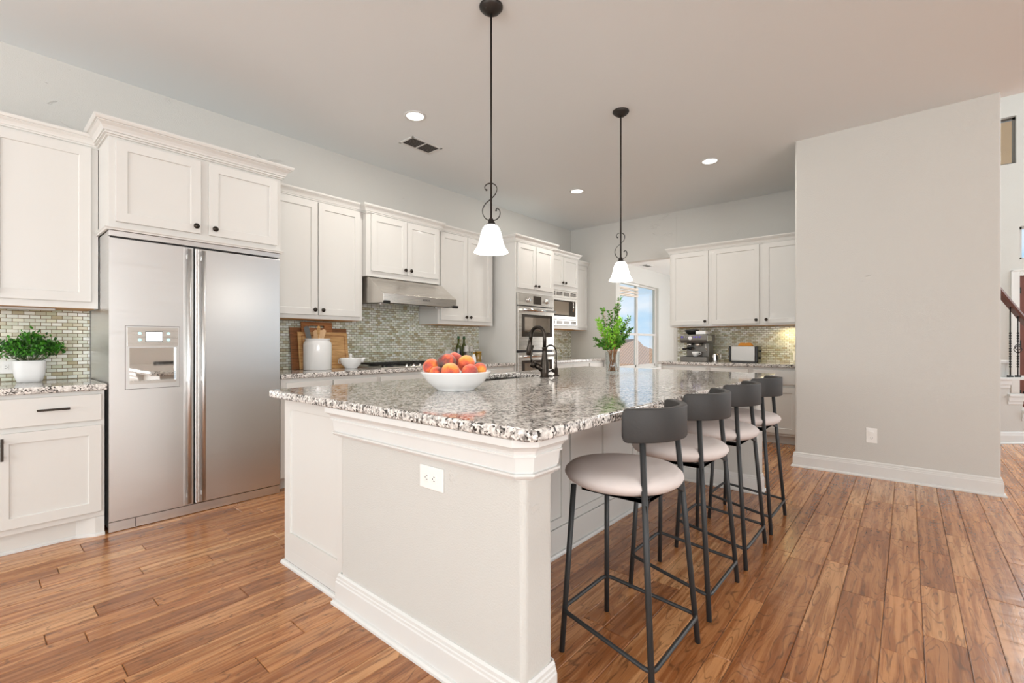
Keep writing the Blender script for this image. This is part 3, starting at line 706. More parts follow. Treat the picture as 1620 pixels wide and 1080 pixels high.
g = G(); g.box(fx0, fx1-.035, FY+.0, FY+.03, .004, .062); g.box(fx1-.034, fx1-.001, FY+.0, FY+.03, .004, .062)
g.cm = 1; g.box(fx0+.128, fx0+.131, FY-.001, FY+.0, .006, .062); g.build('kick_plate', [MAT['steel'], MAT['black']], FR)

# ================================================================== range hood and cooktop
HD = thing('range_hood', 'wedge-shaped stainless under-cabinet range hood above the cooktop', 'range hood', (2.99, YA, 1.53))
g = G(); g.extr(TA, [(.008,1.556),(.008,1.797),(.385,1.797),(.635,1.622),(.635,1.535),(.60,1.535)], 2.522, 3.442); g.build('hood_body', MAT['steel_warm'], HD, bevel=.002)
g = G(); g.extr(TA, [(.03,1.552),(.59,1.533),(.59,1.530),(.03,1.549)], 2.55, 3.415); g.build('filter_panel', MAT['darkglass'], HD)
g = G()
for u in (2.63, 3.33): g.lathe([(.045,0),(.045,-.006),(0,-.006)], u, YA-.45, 1.536, 20)
g.build('hood_lamp', MAT['chrome'], HD)
for u in (2.552, 3.412):
    g = G(); g.tbox(TA, u-.04, u+.022, .645, .675, 1.525, 1.552); g.tbox(TA, u-.01, u+.01, .60, .65, 1.53, 1.545); g.build('rail_bracket', MAT['iron'], HD, bevel=.004)
text_mesh('hood_logo', 'BOSCH', .026, Matrix.Translation((3.03, YA-.6362, 1.585)) @ Matrix.Rotation(R(90), 4, 'X'), MAT['black'], HD)
CT = thing('cooktop', 'stainless gas cooktop with black cast-iron grates', 'cooktop', (2.98, 4.02, .914))
g = G(); g.box(2.52, 3.44, 3.735, 4.255, .9145, .926); g.build('tray', MAT['steel_warm'], CT, bevel=.004)
BUR = [(2.70, 4.13, .045), (2.70, 3.87, .035), (2.98, 4.02, .06), (3.26, 4.13, .035), (3.26, 3.87, .045)]
for x, y, r in BUR:
    g = G(); g.lathe([(r*1.2,0),(r*1.2,.006),(r,.010),(r,.018),(r*.9,.021),(0,.021)], x, y, .926, 24); g.build('burner', MAT['black'], CT)
for x0, x1 in ((2.55, 2.83), (2.845, 3.115), (3.13, 3.41)):
    g = G(); z0, z1 = .945, .957
    for y in (3.765, 3.90, 4.02, 4.12, 4.235): g.box(x0, x1, y-.006, y+.006, z0, z1)
    for x in (x0+.006, (x0+x1)/2, x1-.006): g.box(x-.006, x+.006, 3.76, 4.24, z0, z1)
    for x in (x0+.008, x1-.008):
        for y in (3.768, 4.232): g.box(x-.008, x+.008, y-.008, y+.008, .926, z0)
    g.build('grate', MAT['iron'], CT, bevel=.002)
for k in range(5):
    g = G(); g.lathe([(.019,0),(.019,.004),(.015,.006),(.014,.024),(0,.024)], 2.82+k*.08, 3.752, .926, 16); g.build('burner_knob', MAT['chrome'], CT)

# ================================================================== kitchen island
IS = thing('kitchen_island', 'large kitchen island base with white panelled ends and grey plastered end wall', 'kitchen island', (2.6, 1.7, 0))
SK = (2.10, 2.90, 2.07, 2.47)   # sink hole
g = G(); g.box(1.118, SK[0]-.03, 1.475, 2.505, .02, .874); g.box(SK[1]+.03, 4.08, 1.475, 2.505, .02, .874); g.box(SK[0]-.03, SK[1]+.03, 1.475, 2.03, .02, .874); g.box(SK[0]-.03, SK[1]+.03, 2.488, 2.505, .02, .874); g.box(SK[0]-.03, SK[1]+.03, 2.03, 2.488, .02, .60)
g.build('cabinet_body', MAT['cab'], IS, bevel=.0015)
TN = lambda u, d, z: (1.118-d, u, z)    # near end
TS = lambda u, d, z: (u, 1.475-d, z)    # seating side
shaker(IS, TN, 1.915, 2.507, .02, .874, 0, 'end_panel', rail=.062, th=.018)
# replaced rails: bottom rail is taller
g = G(); g.tbox(TN, 1.975, 2.446, .0085, .0178, .078, .172); g.build('bottom_rail', MAT['cab'], IS)
shoe = [(0,0),(.016,0),(.016,.010),(.010,.018),(0,.020)]
g = G(); g.sweep(shoe, [(1.30, 2.507), (1.100, 2.507), (1.100, 1.93)]); g.build('shoe_molding', MAT['trim'], IS)
for x in (1.088, 3.955):
    near = x < 2
    g = G(); g.prism(rounded_rect(x, x+.15, .875, 1.925 if near else 1.95, .022, 6), 0, .875); g.build('end_wall', MAT['wall'], IS)
    c = .028
    if near: path = [(x+.02, 1.925), (x, 1.925), (x, .875+c), (x+c, .875), (x+.15-c*.3, .875), (x+.15, .875+c*.3), (x+.15, 1.47)]
    else: path = [(x, 1.47), (x, .875+c*.3), (x+c*.3, .875), (x+.15-c, .875), (x+.15, .875+c), (x+.15, 1.95)]
    g = G(); g.sweep(BBP, path); g.build('end_baseboard', MAT['trim'], IS)
    cz = .742
    g = G(); g.sweep([(0,cz),(.006,cz),(.008,cz+.004),(.020,cz+.010),(.026,cz+.018),(.026,cz+.024),(.016,cz+.025),(.016,cz+.030),(.020,cz+.031),(.024,cz+.074),(.032,cz+.076),(.032,cz+.082),(.028,cz+.083),(.032,cz+.094),(.040,cz+.104),(.049,cz+.110),(.049,.875),(0,.875)], path); g.build('end_crown_molding', MAT['trim'], IS)
for (u0, u1, recs) in ((1.24, 2.222, [(1.30, 1.68), (1.745, 2.150)]), (2.242, 3.09, [(2.268, 2.612), (2.672, 3.03)]), (3.10, 3.955, [(3.16, 3.50), (3.56, 3.90)])):
    g = G(); z0, z1 = .15, .874; b0, b1 = .195, .80
    g.tbox(TS, u0, u1, 0, .014, z0, b0); g.tbox(TS, u0, u1, 0, .014, b1, z1)
    us = [u0] + [v for r in recs for v in r] + [u1]
    for k in range(0, len(us), 2): g.tbox(TS, us[k], us[k+1], 0, .014, b0, b1)
    for r in recs: g.tbox(TS, r[0], r[1], 0, .004, b0, b1)
    g.build('back_panel', MAT['cab'], IS)
g = G(); g.tbox(TS, 1.24, 3.955, 0, .022, .0, .148); g.build('base_rail', MAT['cab'], IS, bevel=.002)
g = G(); g.sweep(shoe, [TS(1.24, .022, 0)[:2], TS(3.955, .022, 0)[:2]]); g.build('seating_side_shoe', MAT['trim'], IS)
# doors on the working side
TW = lambda u, d, z: (u, 2.505+d, z)
for a, b in ((1.20, 1.62), (1.63, 2.05), (2.10, 2.49), (2.50, 2.90), (2.95, 3.45), (3.50, 4.03)): shaker(IS, TW, a, b, .12, .84, .001)

# island countertop with sink cut-out
def island_top():
    me = bpy.data.meshes.new('island_countertop'); bm = bmesh.new()
    x0, x1, y0, y1 = 1.030, 4.205, .795, 2.562
    out = rounded_rect(x0, x1, y0, y1, .045, 6)
    inn = rounded_rect(*SK, .05, 6)
    import mathutils.geometry as mg
    tri = mg.tessellate_polygon([[Vector((*p, 0)) for p in out], [Vector((*p, 0)) for p in reversed(inn)]])
    allp = out + list(reversed(inn)); e = .008
    # two rings per edge for an eased edge
    def ring(pts, ins, z, hole):
        n = len(pts); r = []
        for i, p in enumerate(pts):
            a = Vector(pts[i-1]); b = Vector(p); c = Vector(pts[(i+1) % n])
            d1 = (b-a).normalized(); d2 = (c-b).normalized(); n1 = Vector((d1.y, -d1.x)); n2 = Vector((d2.y, -d2.x))
            m = (n1+n2)/(1+n1.dot(n2)); q = b - m*ins
            r.append(bm.verts.new((q.x, q.y, z)))
        return r
    rings = {}
    for key, pts in (('o', out), ('i', list(reversed(inn)))):
        rr = [ring(pts, e, .914, 0), ring(pts, e*.3, .9118, 0), ring(pts, 0, .906, 0), ring(pts, 0, .884, 0), ring(pts, e*.3, .8783, 0), ring(pts, e, .876, 0)]
        rings[key] = rr; n = len(pts)
        for a, b in zip(rr[:-1], rr[1:]):
            for k in range(n): f = bm.faces.new((a[k], a[(k+1)%n], b[(k+1)%n], b[k])); f.smooth = True
    top = rings['o'][0] + rings['i'][0]; bot = rings['o'][-1] + rings['i'][-1]
    for t in tri:
        bm.faces.new([top[i] for i in t]); bm.faces.new([bot[i] for i in t])
    bmesh.ops.recalc_face_normals(bm, faces=bm.faces); bm.to_mesh(me); bm.free(); me.materials.append(MAT['granite'])
    o = bpy.data.objects.new('island_countertop', me); C.objects.link(o)
    tag(o, 'large polished speckled granite slab on top of the island', 'countertop')
island_top()
SN = thing('sink', 'dark undermount sink set in the island countertop', 'sink', (2.5, 2.27, .68))
g = G(); n0 = rounded_rect(SK[0]-.008, SK[1]+.008, SK[2]-.008, SK[3]+.008, .05, 6); n1 = rounded_rect(SK[0]+.02, SK[1]-.02, SK[2]+.02, SK[3]-.02, .05, 6)
n = len(n0); vs = [(*p, .8755) for p in n0] + [(*p, .69) for p in n1]; g.smooth = True; g.add(vs, [(i, (i+1)%n, n+(i+1)%n, n+i) for i in range(n)] + [tuple(range(n, 2*n))]); g.smooth = False
so = g.build('basin', plain('sink_dark', (.10, .09, .08, 1), .3, .3), SN); sm = so.modifiers.new('thickness', 'SOLIDIFY'); sm.thickness = .003; sm.offset = 1
g = G(); g.lathe([(.045,0),(.045,.004),(.03,.002),(0,.002)], 2.5, 2.27, .6935, 24); g.build('drain', MAT['chrome'], SN)

# faucet: body, arched spout toward the basin, pull-down head, side lever
FA = thing('kitchen_faucet', 'tall dark bronze gooseneck faucet with pull-down head beside the island sink', 'faucet', (2.70, 1.985, .914))
fx, fy = 2.70, 1.985
g = G(); g.lathe([(.034,0),(.034,.006),(.028,.012),(.030,.05),(.029,.09),(.021,.14),(.0165,.18),(.0165,.20),(.020,.203),(.020,.211),(.0165,.214),(0,.214)], fx, fy, .9145, 28); g.build('body', MAT['bronze'], FA)
arc = [(fx, fy, 1.12), (fx, fy, 1.19)]
rr = .062
for k in range(0, 13): a = math.pi*k/12; arc.append((fx, fy + rr - rr*math.cos(a), 1.208 + rr*1.05*math.sin(a)))
arc.append((fx, fy+2*rr+.004, 1.18))
g = G(); g.tube(arc, .0135, 16); g.build('spout', MAT['bronze'], FA)
g = G(); g.tube([(fx, fy+2*rr+.004, 1.185), (fx, fy+2*rr+.008, 1.15), (fx, fy+2*rr+.014, 1.11), (fx, fy+2*rr+.017, 1.075), (fx, fy+2*rr+.018, 1.068)], [.0145, .0165, .022, .021, .018], 16); g.build('spray_head', MAT['bronze'], FA)
L_ = Vector((-.647, .7625, 0)); bz = lambda o, z: tuple(Vector((fx, fy, z)) + L_*o)
g = G(); g.tube([bz(.0, .955), bz(.035, .985), bz(.070, 1.002)], [.026, .022, .020], 16)
g.tube([bz(.068, .998), bz(.098, 1.012)], [.024, .024], 18)
g.tube([bz(.090, 1.02), bz(.097, 1.045), bz(.092, 1.10), bz(.086, 1.142)], [.009, .0075, .0065, .011], 12); g.build('lever_handle', MAT['bronze'], FA)
FF = thing('filter_faucet', 'small thin bronze gooseneck water filter faucet right of the tall faucet', 'faucet', (2.86, 2.0, .914))
fx, fy = 2.86, 1.995
g = G(); g.lathe([(.024,0),(.024,.005),(.014,.008),(.013,.05),(.010,.06),(0,.06)], fx, fy, .9145, 20); g.build('body', MAT['bronze'], FF)
arc = [(fx, fy, .95), (fx, fy, 1.085)]
for k in range(0, 11): a = math.pi*k/10*.95; arc.append((fx, fy + .052 - .052*math.cos(a), 1.085 + .056*math.sin(a)))
arc.append((fx, fy+.106, 1.075))
g = G(); g.tube(arc, .0055, 12); g.build('spout', MAT['bronze'], FF)
g = G(); g.tube([(fx, fy, .94), (fx-.01, fy+.03, .955)], [.011, .014], 12); g.tube([(fx-.01, fy+.03, .955), (fx-.016, fy+.062, .94)], [.006, .005], 8); g.build('lever_handle', MAT['bronze'], FF)
g = G(); g.lathe([(.018,0),(.018,.006),(.012,.008),(0,.008)], 2.78, 1.99, .9145, 20); tag(g.build('soap_button', MAT['bronze']), 'small round bronze air switch button between the two island faucets', 'button')

# ================================================================== bar stools
def stool(x, y, label):
    t = thing('bar_stool', label, 'bar stool', (x, y, 0), 'bar stools along the island')
    g = G(); prof = [(0,.626),(.15,.628),(.188,.638),(.210,.652),(.219,.668),(.216,.680),(.200,.694),(.165,.702),(.10,.706),(0,.707)]
    g.lathe(prof, x-.010, y+.014, 0, 48, cap=False); g.build('seat', MAT['fabric'], t)
    g = G(); g.box(x-.11, x+.11, y-.13, y-.11, .605, .624); g.box(x-.11, x+.11, y+.11, y+.13, .605, .624); g.box(x-.12, x-.10, y-.13, y+.13, .605, .624); g.box(x+.10, x+.12, y-.13, y+.13, .605, .624)
    for sx in (-1, 1): g.add([(x+sx*.10,y-.115,.622),(x+sx*.10,y-.135,.622),(x+sx*.172,y-.155,.622),(x+sx*.172,y-.148,.622),(x+sx*.172,y-.155,.58),(x+sx*.172,y-.148,.58)], [(0,1,2,3),(1,2,4),(0,3,5),(2,3,5,4),(0,1,4,5)]); g.build('seat_frame', MAT['charcoal'], t, bevel=.003)
    # curved backrest
    g = G(); r0, r1 = .192, .220; cx, cy = x+.005, y+.01; n = 96; z0, z1 = .822, .937
    vs = []; fs = []; rc = .022
    for k in range(n+1):
        a = R(203 + 134*k/n); s = min(k, n-k)/n*R(134)*r1
        dz = rc - math.sqrt(max(0, rc*rc - (rc-s)**2)) if s < rc else 0
        for (r, z) in ((r0, z0+dz), (r1, z0+dz), (r1, z1-dz), (r0, z1-dz)): vs.append((cx+r*math.cos(a), cy+r*math.sin(a), z))
    for k in range(n):
        for j in range(4): fs.append((k*4+j, k*4+(j+1)%4, k*4+4+(j+1)%4, k*4+4+j))
    fs += [(0,1,2,3), (n*4, n*4+1, n*4+2, n*4+3)]
    g.smooth = True; g.add(vs, fs); o = g.build('backrest', MAT['wood_back'], t, bevel=.005)
    ringpts = []
    for sx in (-1, 1):
        top = Vector((x+.005+sx*.152, y-.127, .834)); foot = Vector((x+sx*.21, y-.19, .0))
        g = G(); g.tube([foot, top], .0105, 12); g.build('leg', MAT['charcoal'], t)
        ft = Vector((x+sx*.128, y+.158, .622)); ff = Vector((x+sx*.172, y+.183, 0))
        g = G(); g.tube([ff, ft], .0105, 12); g.build('leg', MAT['charcoal'], t)
        ringpts.append((foot + (top-foot)*(.105/.834), ff + (ft-ff)*(.155/.622)))
    c = [ringpts[0][0], ringpts[1][0], ringpts[1][1], ringpts[0][1]]; ctr = sum(c, Vector())/4
    c = [p + (p-ctr).normalized()*.012 for p in c]; pts = []
    for i in range(4):
        p = c[i]; a = (c[i-1]-p).normalized(); b = (c[(i+1)%4]-p).normalized()
        for q in (0, .25, .5, .75, 1): pts.append((p+a*.035)*(1-q)**2 + p*2*q*(1-q) + (p+b*.035)*q*q)
    pts.append(pts[0])
    g = G(); g.tube(pts, .0078, 10, cap=False); g.build('footrest', MAT['charcoal'], t)
    return t
def copy_tree(o, loc, label):
    c = o.copy(); C.objects.link(c); c.location = loc; c['label'] = label
    for ch in list(o.children): d = ch.copy(); C.objects.link(d); d.parent = c
    return c
ST = stool(1.632, .81, 'charcoal bar stool with round pale seat, nearest to the camera')
for x, lb in ((2.222, 'charcoal bar stool with round pale seat, second from the camera along the island'),
              (2.797, 'charcoal bar stool with round pale seat, third from the camera along the island'),
              (3.372, 'charcoal bar stool with round pale seat, farthest from the camera at the island end')):
    copy_tree(ST, (x, .82, 0), lb)

# ================================================================== lamps and ceiling fixtures
def pendant(x, y, label):
    t = thing('pendant_lamp', label, 'pendant lamp', (x, y, H), 'pendant lamps over the island')
    g = G(); g.lathe([(.066,0),(.066,-.010),(.058,-.018),(.052,-.026),(.034,-.038),(.018,-.044),(0,-.044)], x, y, H, 32)
    for s in (-1, 1): g.sphere((x+s*.04, y, H-.028), .008, 10)
    g.build('canopy', MAT['rod'], t)
    g = G(); g.tube([(x, y, H-.04), (x, y, 1.838)], .0062, 10); g.build('rod', MAT['rod'], t)
    # scroll in the plane facing the room: thin flat band
    pts = []
    ex = Vector((.647, -.7625, 0))
    ctl = [(-.026, 2.018), (-.033, 2.022), (-.036, 2.032), (-.030, 2.045), (-.014, 2.054), (.010, 2.054), (.028, 2.040), (.032, 2.018), (.022, 1.992), (0, 1.968),
           (-.028, 1.944), (-.046, 1.915), (-.047, 1.885), (-.033, 1.860), (-.010, 1.846), (.012, 1.846), (.038, 1.858), (.050, 1.880), (.048, 1.902), (.036, 1.914), (.028, 1.910), (.028, 1.902)]
    def cr_(p0, p1, p2, p3, t): return .5*((2*p1)+(-p0+p2)*t+(2*p0-5*p1+4*p2-p3)*t*t+(-p0+3*p1-3*p2+p3)*t**3)
    cc = [Vector(c) for c in ctl]; cc = [cc[0]] + cc + [cc[-1]]
    for i in range(1, len(cc)-2):
        for q in range(4): v = cr_(cc[i-1], cc[i], cc[i+1], cc[i+2], q/4); pts.append((x+ex.x*v.x, y+ex.y*v.x, v.y))
    g = G(); ey = Vector((.7625, .647, 0)); vs = []; fs = []
    for i, p in enumerate(pts):
        p = Vector(p); t_ = (Vector(pts[min(i+1, len(pts)-1)])-Vector(pts[max(i-1, 0)])).normalized(); nn = t_.cross(ey).normalized()
        for a, b in ((-1,-1),(1,-1),(1,1),(-1,1)): vs.append(p + ey*(.0055*a+.0) + nn*(.0019*b))
    for i in range(len(pts)-1):
        for k in range(4): fs.append((i*4+k, i*4+(k+1)%4, i*4+4+(k+1)%4, i*4+4+k))
    g.smooth = True; g.add(vs, fs); g.smooth = False
    g.sphere(pts[0], .006, 8); g.sphere(pts[-1], .006, 8); g.build('scroll', MAT['rod'], t)
    g = G(); g.lathe([(.010,1.858),(.014,1.852),(.016,1.842),(.020,1.838),(.024,1.828),(.030,1.824),(.030,1.818),(0,1.816)], x, y, 0, 24); g.build('socket_cap', MAT['rod'], t)
    g = G(); out = [(.026,1.822),(.036,1.816),(.048,1.800),(.057,1.775),(.064,1.745),(.072,1.712),(.083,1.688),(.094,1.674),(.097,1.666)]
    prof = out + [(r-.003, z+.001) for r, z in reversed(out)]
    g.lathe(prof, x, y, 0, 40, cap=False); g.build('glass_shade', MAT['lamp_glass'], t)
    g = G(); g.sphere((x, y, 1.735), .026, 16, (1, 1, 1.25)); g.build('bulb', MAT['lamp_glass'], t)
    l = bpy.data.lights.new('pendant_light', 'POINT'); l.energy = 3.5; l.color = (1, .93, .84); l.shadow_soft_size = .05
    lo = bpy.data.objects.new('pendant_light', l); C.objects.link(lo); lo.location = (0, 0, 1.64-H); lo.parent = t
pendant(1.923, 1.786, 'bell-shaped white glass pendant lamp on black rod, nearer the camera')
pendant(3.481, 1.788, 'bell-shaped white glass pendant lamp on black rod, farther down the island')
def can(x, y, label):
    t = thing('recessed_light', label, 'recessed light', (x, y, H), 'recessed ceiling lights')
    g = G(); g.lathe([(.070,-.001),(.088,-.001),(.092,-.004),(.090,-.007),(.072,-.009),(.070,-.006)], x, y, H, 40, cap=False); g.build('trim_ring', MAT['trim'], t)
    g = G(); g.lathe([(.071,-.002),(.060,-.004),(0,-.005)], x, y, H, 32, cap=False); g.build('lens', MAT['can_lens'], t)
    l = bpy.data.lights.new('recessed_beam', 'AREA'); l.shape = 'DISK'; l.size = .13; l.energy = 14; l.color = (1, .95, .88)
    lo = bpy.data.objects.new('recessed_beam', l); C.objects.link(lo); lo.location = (0, 0, -.012); lo.parent = t
can(2.44, 3.13, 'round recessed ceiling light nearest the refrigerator cabinet')
can(4.957, 3.143, 'round recessed ceiling light above the oven tower corner')
can(5.03, 1.57, 'round recessed ceiling light in front of the end wall cabinets')
def vent(x, y, z, w, d, label):
    t = thing('ceiling_vent', label, 'vent', (x, y, z))
    g = G(); e = .022; zz = z-.008
    g.box(x-w/2, x+w/2, y-d/2, y-d/2+e, zz, z-.0005); g.box(x-w/2, x+w/2, y+d/2-e, y+d/2, zz, z-.0005); g.box(x-w/2, x-w/2+e, y-d/2, y+d/2, zz, z-.0005); g.box(x+w/2-e, x+w/2, y-d/2, y+d/2, zz, z-.0005); g.box(x-.006, x+.006, y-d/2, y+d/2, zz, z-.0005)
    g.build('frame', MAT['trim'], t, bevel=.002)
    g = G(); g.box(x-w/2+e, x+w/2-e, y-d/2+e, y+d/2-e, z-.0025, z-.0005); g.build('backing', MAT['duct'], t)
    g = G(); n = 7
    for k in range(n): yy = y-d/2+e+(k+.5)*(d-2*e)/n; g.add([(x-w/2+e,yy-.006,zz),(x+w/2-e,yy-.006,zz),(x+w/2-e,yy+.005,z-.002),(x-w/2+e,yy+.005,z-.002)], [(0,1,2,3)])
    o = g.build('louvers', MAT['louver'], t); m = o.modifiers.new('t', 'SOLIDIFY'); m.thickness = .001
vent(2.84, 3.555, H, .36, .21, 'white rectangular ceiling vent above the cooktop aisle')
vent(9.2, 4.14, 2.76, .32, .16, 'small ceiling vent in the breakfast nook above the window')

# ================================================================== outlets
def outlet(label, T, u, z, w, h, rot=False, plug=False, n=1):
    t = thing('wall_outlet', label, 'outlet', T(u, 0, z))
    g = G(); g.tbox(T, u-w/2, u+w/2, 0, .006, z-h/2, z+h/2); pl = g.build('cover_plate', MAT['outlet'], t, bevel=.003)
    for s in (-1, 1):
        du, dz = (s*.020, 0) if rot else (0, s*.020)
        if plug and s == 1:
            q = Vector(T(u, .006, z+dz)); r = Vector(T(u, .016, z+dz)); g = G(); g.tube([q, r], .017, 20); g.build('plug_cover', MAT['outlet'], pl); continue
        g = G(); g.tbox(T, u+du-(.013 if rot else .016), u+du+(.013 if rot else .016), .006, .0085, z+dz-(.016 if rot else .013), z+dz+(.016 if rot else .013)); rc = g.build('receptacle', MAT['outlet'], pl, bevel=.004)
        g = G()
        if rot: g.tbox(T, u+du-.004, u+du+.004, .0085, .009, z+.006, z+.008); g.tbox(T, u+du-.004, u+du+.004, .0085, .009, z-.008, z-.006); g.tbox(T, u+du+.006, u+du+.010, .0085, .009, z-.002, z+.002)
        else: g.tbox(T, u-.008, u-.006, .0085, .009, z+dz-.002, z+dz+.006); g.tbox(T, u+.006, u+.008, .0085, .009, z+dz-.002, z+dz+.006); g.tbox(T, u-.002, u+.002, .0085, .009, z+dz-.010, z+dz-.006)
        g.build('slots', MAT['slot'], rc)
TI = lambda u, d, z: (1.088-d, u, z)
TP = lambda u, d, z: (PX-d, u, z)
outlet('white sideways double outlet on the grey island end wall', TI, 1.298, .676, .128, .082, True)
outlet('white wall outlet low on the big grey partition wall', TP, .237, .360, .076, .128, plug=True)
TAs = lambda u, d, z: TA(u, d+.006, z); TBs = lambda u, d, z: TB(u, d+.006, z)
outlet('white sideways outlet on mosaic tile behind the potted plant', TAs, .155, 1.005, .15, .082, True)
outlet('white outlet on the tile just behind the peaches, left of the oil bottles', TAs, 3.90, 1.02, .125, .08, True)
outlet('small white outlet on green tile under the microwave', TAs, 6.19, .985, .076, .10)
outlet('white outlet on tile at the right end, beyond the toaster', TBs, 1.045, .99, .076, .10)

# under-cabinet light fixtures
def ucl(label, T, u0, u1, d, z, power, col):
    t = thing('under_cabinet_light', label, 'light fixture', T((u0+u1)/2, d, z))
    g = G(); g.tbox(T, u0, u1, d-.03, d+.03, z-.018, z-.003); g.build('housing', MAT['louver'], t, bevel=.003)
    if power:
        l = bpy.data.lights.new('under_cabinet_glow', 'AREA'); l.shape = 'RECTANGLE'; l.size = .05; l.size_y = .3; l.energy = power; l.color = col
        lo = bpy.data.objects.new('under_cabinet_glow', l); C.objects.link(lo); lo.parent = t; lo.location = (0, 0, -.022)
        if T is TA: lo.rotation_euler = (0, 0, R(90))
ucl('slim light bar mounted under the far left wall cabinet', TA, -.2, .375, .25, 1.378, 0, (1,1,1))
ucl('glowing light bar under the end wall cabinet, right of the toaster', TB, .80, 1.25, .12, 1.372, 1.7, (1, .80, .38))
ucl('light bar under the microwave cabinet', TA, 5.45, 5.85, .2, 1.362, .8, (1, .82, .45))

# ================================================================== things on the counters
Z0 = .9145
# potted plant
def leaves(g, center, radii, n, size, rnd, shade, tilt=.9, shell=True, cols=None):
    for _ in range(n):
        d = Vector((rnd.gauss(0,1), rnd.gauss(0,1), rnd.gauss(0,1))).normalized(); r = rnd.uniform(.35, 1)**.5 if shell else rnd.random()
        c = Vector((center[0]+d.x*radii[0]*r, center[1]+d.y*radii[1]*r, center[2]+d.z*radii[2]*r))
        leaf(g, c, d, size*rnd.uniform(.7, 1.25), rnd, cols, shade)
def leaf(g, c, d, s, rnd, cols, shade=None, wide=.5):
    t = (Vector(d) + Vector((rnd.uniform(-.8,.8), rnd.uniform(-.8,.8), rnd.uniform(-.5,.8)))).normalized()
    b = t.cross(Vector((rnd.uniform(-1,1), rnd.uniform(-1,1), 1))).normalized(); n = t.cross(b)
    w = s*wide/2; up = n*s*.12
    vs = [c, c+t*s*.35+b*w+up, c+t*s*.7+b*w*.8+up, c+t*s, c+t*s*.7-b*w*.8+up, c+t*s*.35-b*w+up, c+t*s*.5]
    g.add(vs, [(0,1,6),(1,2,6),(2,3,6),(3,4,6),(4,5,6),(5,0,6)])
    k = rnd.random()
    if cols is not None: cols += [k]*7
def build_leaves(g, cols, name, mat, parent):
    o = g.build(name, mat, parent, recalc=False)
    a = o.data.color_attributes.new('leaf', 'FLOAT_COLOR', 'POINT')
    for i, k in enumerate(cols): a.data[i].color = (k, k, k, 1)
    return o
rnd = random.Random(5)
px, py = .27, 4.175
PP = thing('potted_plant', 'small leafy green plant in a white pot on the left counter', 'plant', (px, py, Z0))
g = G(); sq = lambda w, z: [(x, y, z) for x, y in rounded_rect(px-w, px+w, py-w*.85, py+w*.85, w*.55, 5)]
lv = [(.047, 0), (.055, .002), (.068, .045), (.073, .092), (.0725, .133), (.069, .136), (.067, .118)]; rings = [sq(w, Z0+z) for w, z in lv]; n = len(rings[0]); vs = [p for r in rings for p in r]; fs = [tuple(range(n)), tuple(range((len(lv)-1)*n, len(lv)*n))]
for j in range(len(lv)-1): fs += [(j*n+i, j*n+(i+1)%n, (j+1)*n+(i+1)%n, (j+1)*n+i) for i in range(n)]
g.smooth = True; g.add(vs, fs); g.build('pot', MAT['matte_white'], PP)
g = G(); g.lathe([(.06,0),(.03,.006),(0,.008)], px, py, Z0+.120, 20, cap=False); g.build('soil', MAT['soil'], PP)
g = G(); tips = []
for _ in range(46):
    a = rnd.uniform(0, 2*math.pi); r = rnd.uniform(.02, .125); tp = (px+r*math.cos(a)*1.05, py+r*math.sin(a)*.9, Z0+.172+rnd.uniform(0, .115)*(1-(r/.16)**2)+rnd.uniform(0, .01)); tips.append(tp)
    g.tube([(px+.25*(tp[0]-px), py+.25*(tp[1]-py), Z0+.12), (px+.7*(tp[0]-px), py+.7*(tp[1]-py), Z0+.155), tp], .0014, 5)
g.build('stems', plain('green_stem', srgb(60, 84, 30), .6), PP)
g = G(); cols = []
for tp in tips:
    for _ in range(26):
        c = Vector(tp)+Vector((rnd.gauss(0,.018), rnd.gauss(0,.016), rnd.gauss(0,.016))); leaf(g, c, (0,0,.6), .021*rnd.uniform(.7,1.3), rnd, cols, wide=.6)
build_leaves(g, cols, 'foliage', MAT['leaf_dark'], PP)

# cutting boards
def board(label, x0, x1, h, y, mat, handle=None, th=.018, groove=False):
    lean = .05
    t = thing('cutting_board', label, 'cutting board', ((x0+x1)/2, y, Z0), 'cutting boards leaning on the tile')
    M = lambda u, z, d: (u, y - d + (z/h)*lean, Z0 + z)
    def pl(poly, d0, d1, name, m):
        g = G(); n = len(poly); g.add([M(u,z,d0) for u,z in poly]+[M(u,z,d1) for u,z in poly], [tuple(range(n))[::-1], tuple(range(n,2*n))]+[(i,(i+1)%n,n+(i+1)%n,n+i) for i in range(n)]); return g.build(name, m, t, bevel=.003)
    if handle:
        hx0, hx1, z0, z1 = handle
        g = G()
        for (a, b, c, d) in ((x0, x1, 0, z0), (x0, hx0, z0, z1), (hx1, x1, z0, z1), (x0, x1, z1, h)):
            p = [(a,c),(b,c),(b,d),(a,d)]; g.add([M(u,z,0) for u,z in p]+[M(u,z,th) for u,z in p], [(3,2,1,0),(4,5,6,7),(0,1,5,4),(1,2,6,5),(2,3,7,6),(3,0,4,7)])
        g.build('board', MAT[mat], t)
    else: pl([(x0,0),(x1,0),(x1,h),(x0,h)], 0, th, 'board', MAT[mat])
    if groove:
        e = .03; w = .008; g = G()
        for (a, b, c, d) in ((x0+e, x1-e, e, e+w), (x0+e, x1-e, h-e-w, h-e), (x0+e, x0+e+w, e, h-e), (x1-e-w, x1-e, e, h-e)):
            p = [(a,c),(b,c),(b,d),(a,d)]; g.add([M(u,z,th-.001) for u,z in p]+[M(u,z,th+.0006) for u,z in p], [(3,2,1,0),(4,5,6,7),(0,1,5,4),(1,2,6,5),(2,3,7,6),(3,0,4,7)])
        g.build('juice_groove', MAT['board_mid'], t)
board('wide dark brown cutting board leaning at the back of the stack', 1.935, 2.50, .385, 4.275, 'board_dark')
board('brown cutting board with long handle slot, tallest of the stack', 2.03, 2.33, .44, 4.25, 'board_mid', handle=(2.10, 2.25, .385, .405))
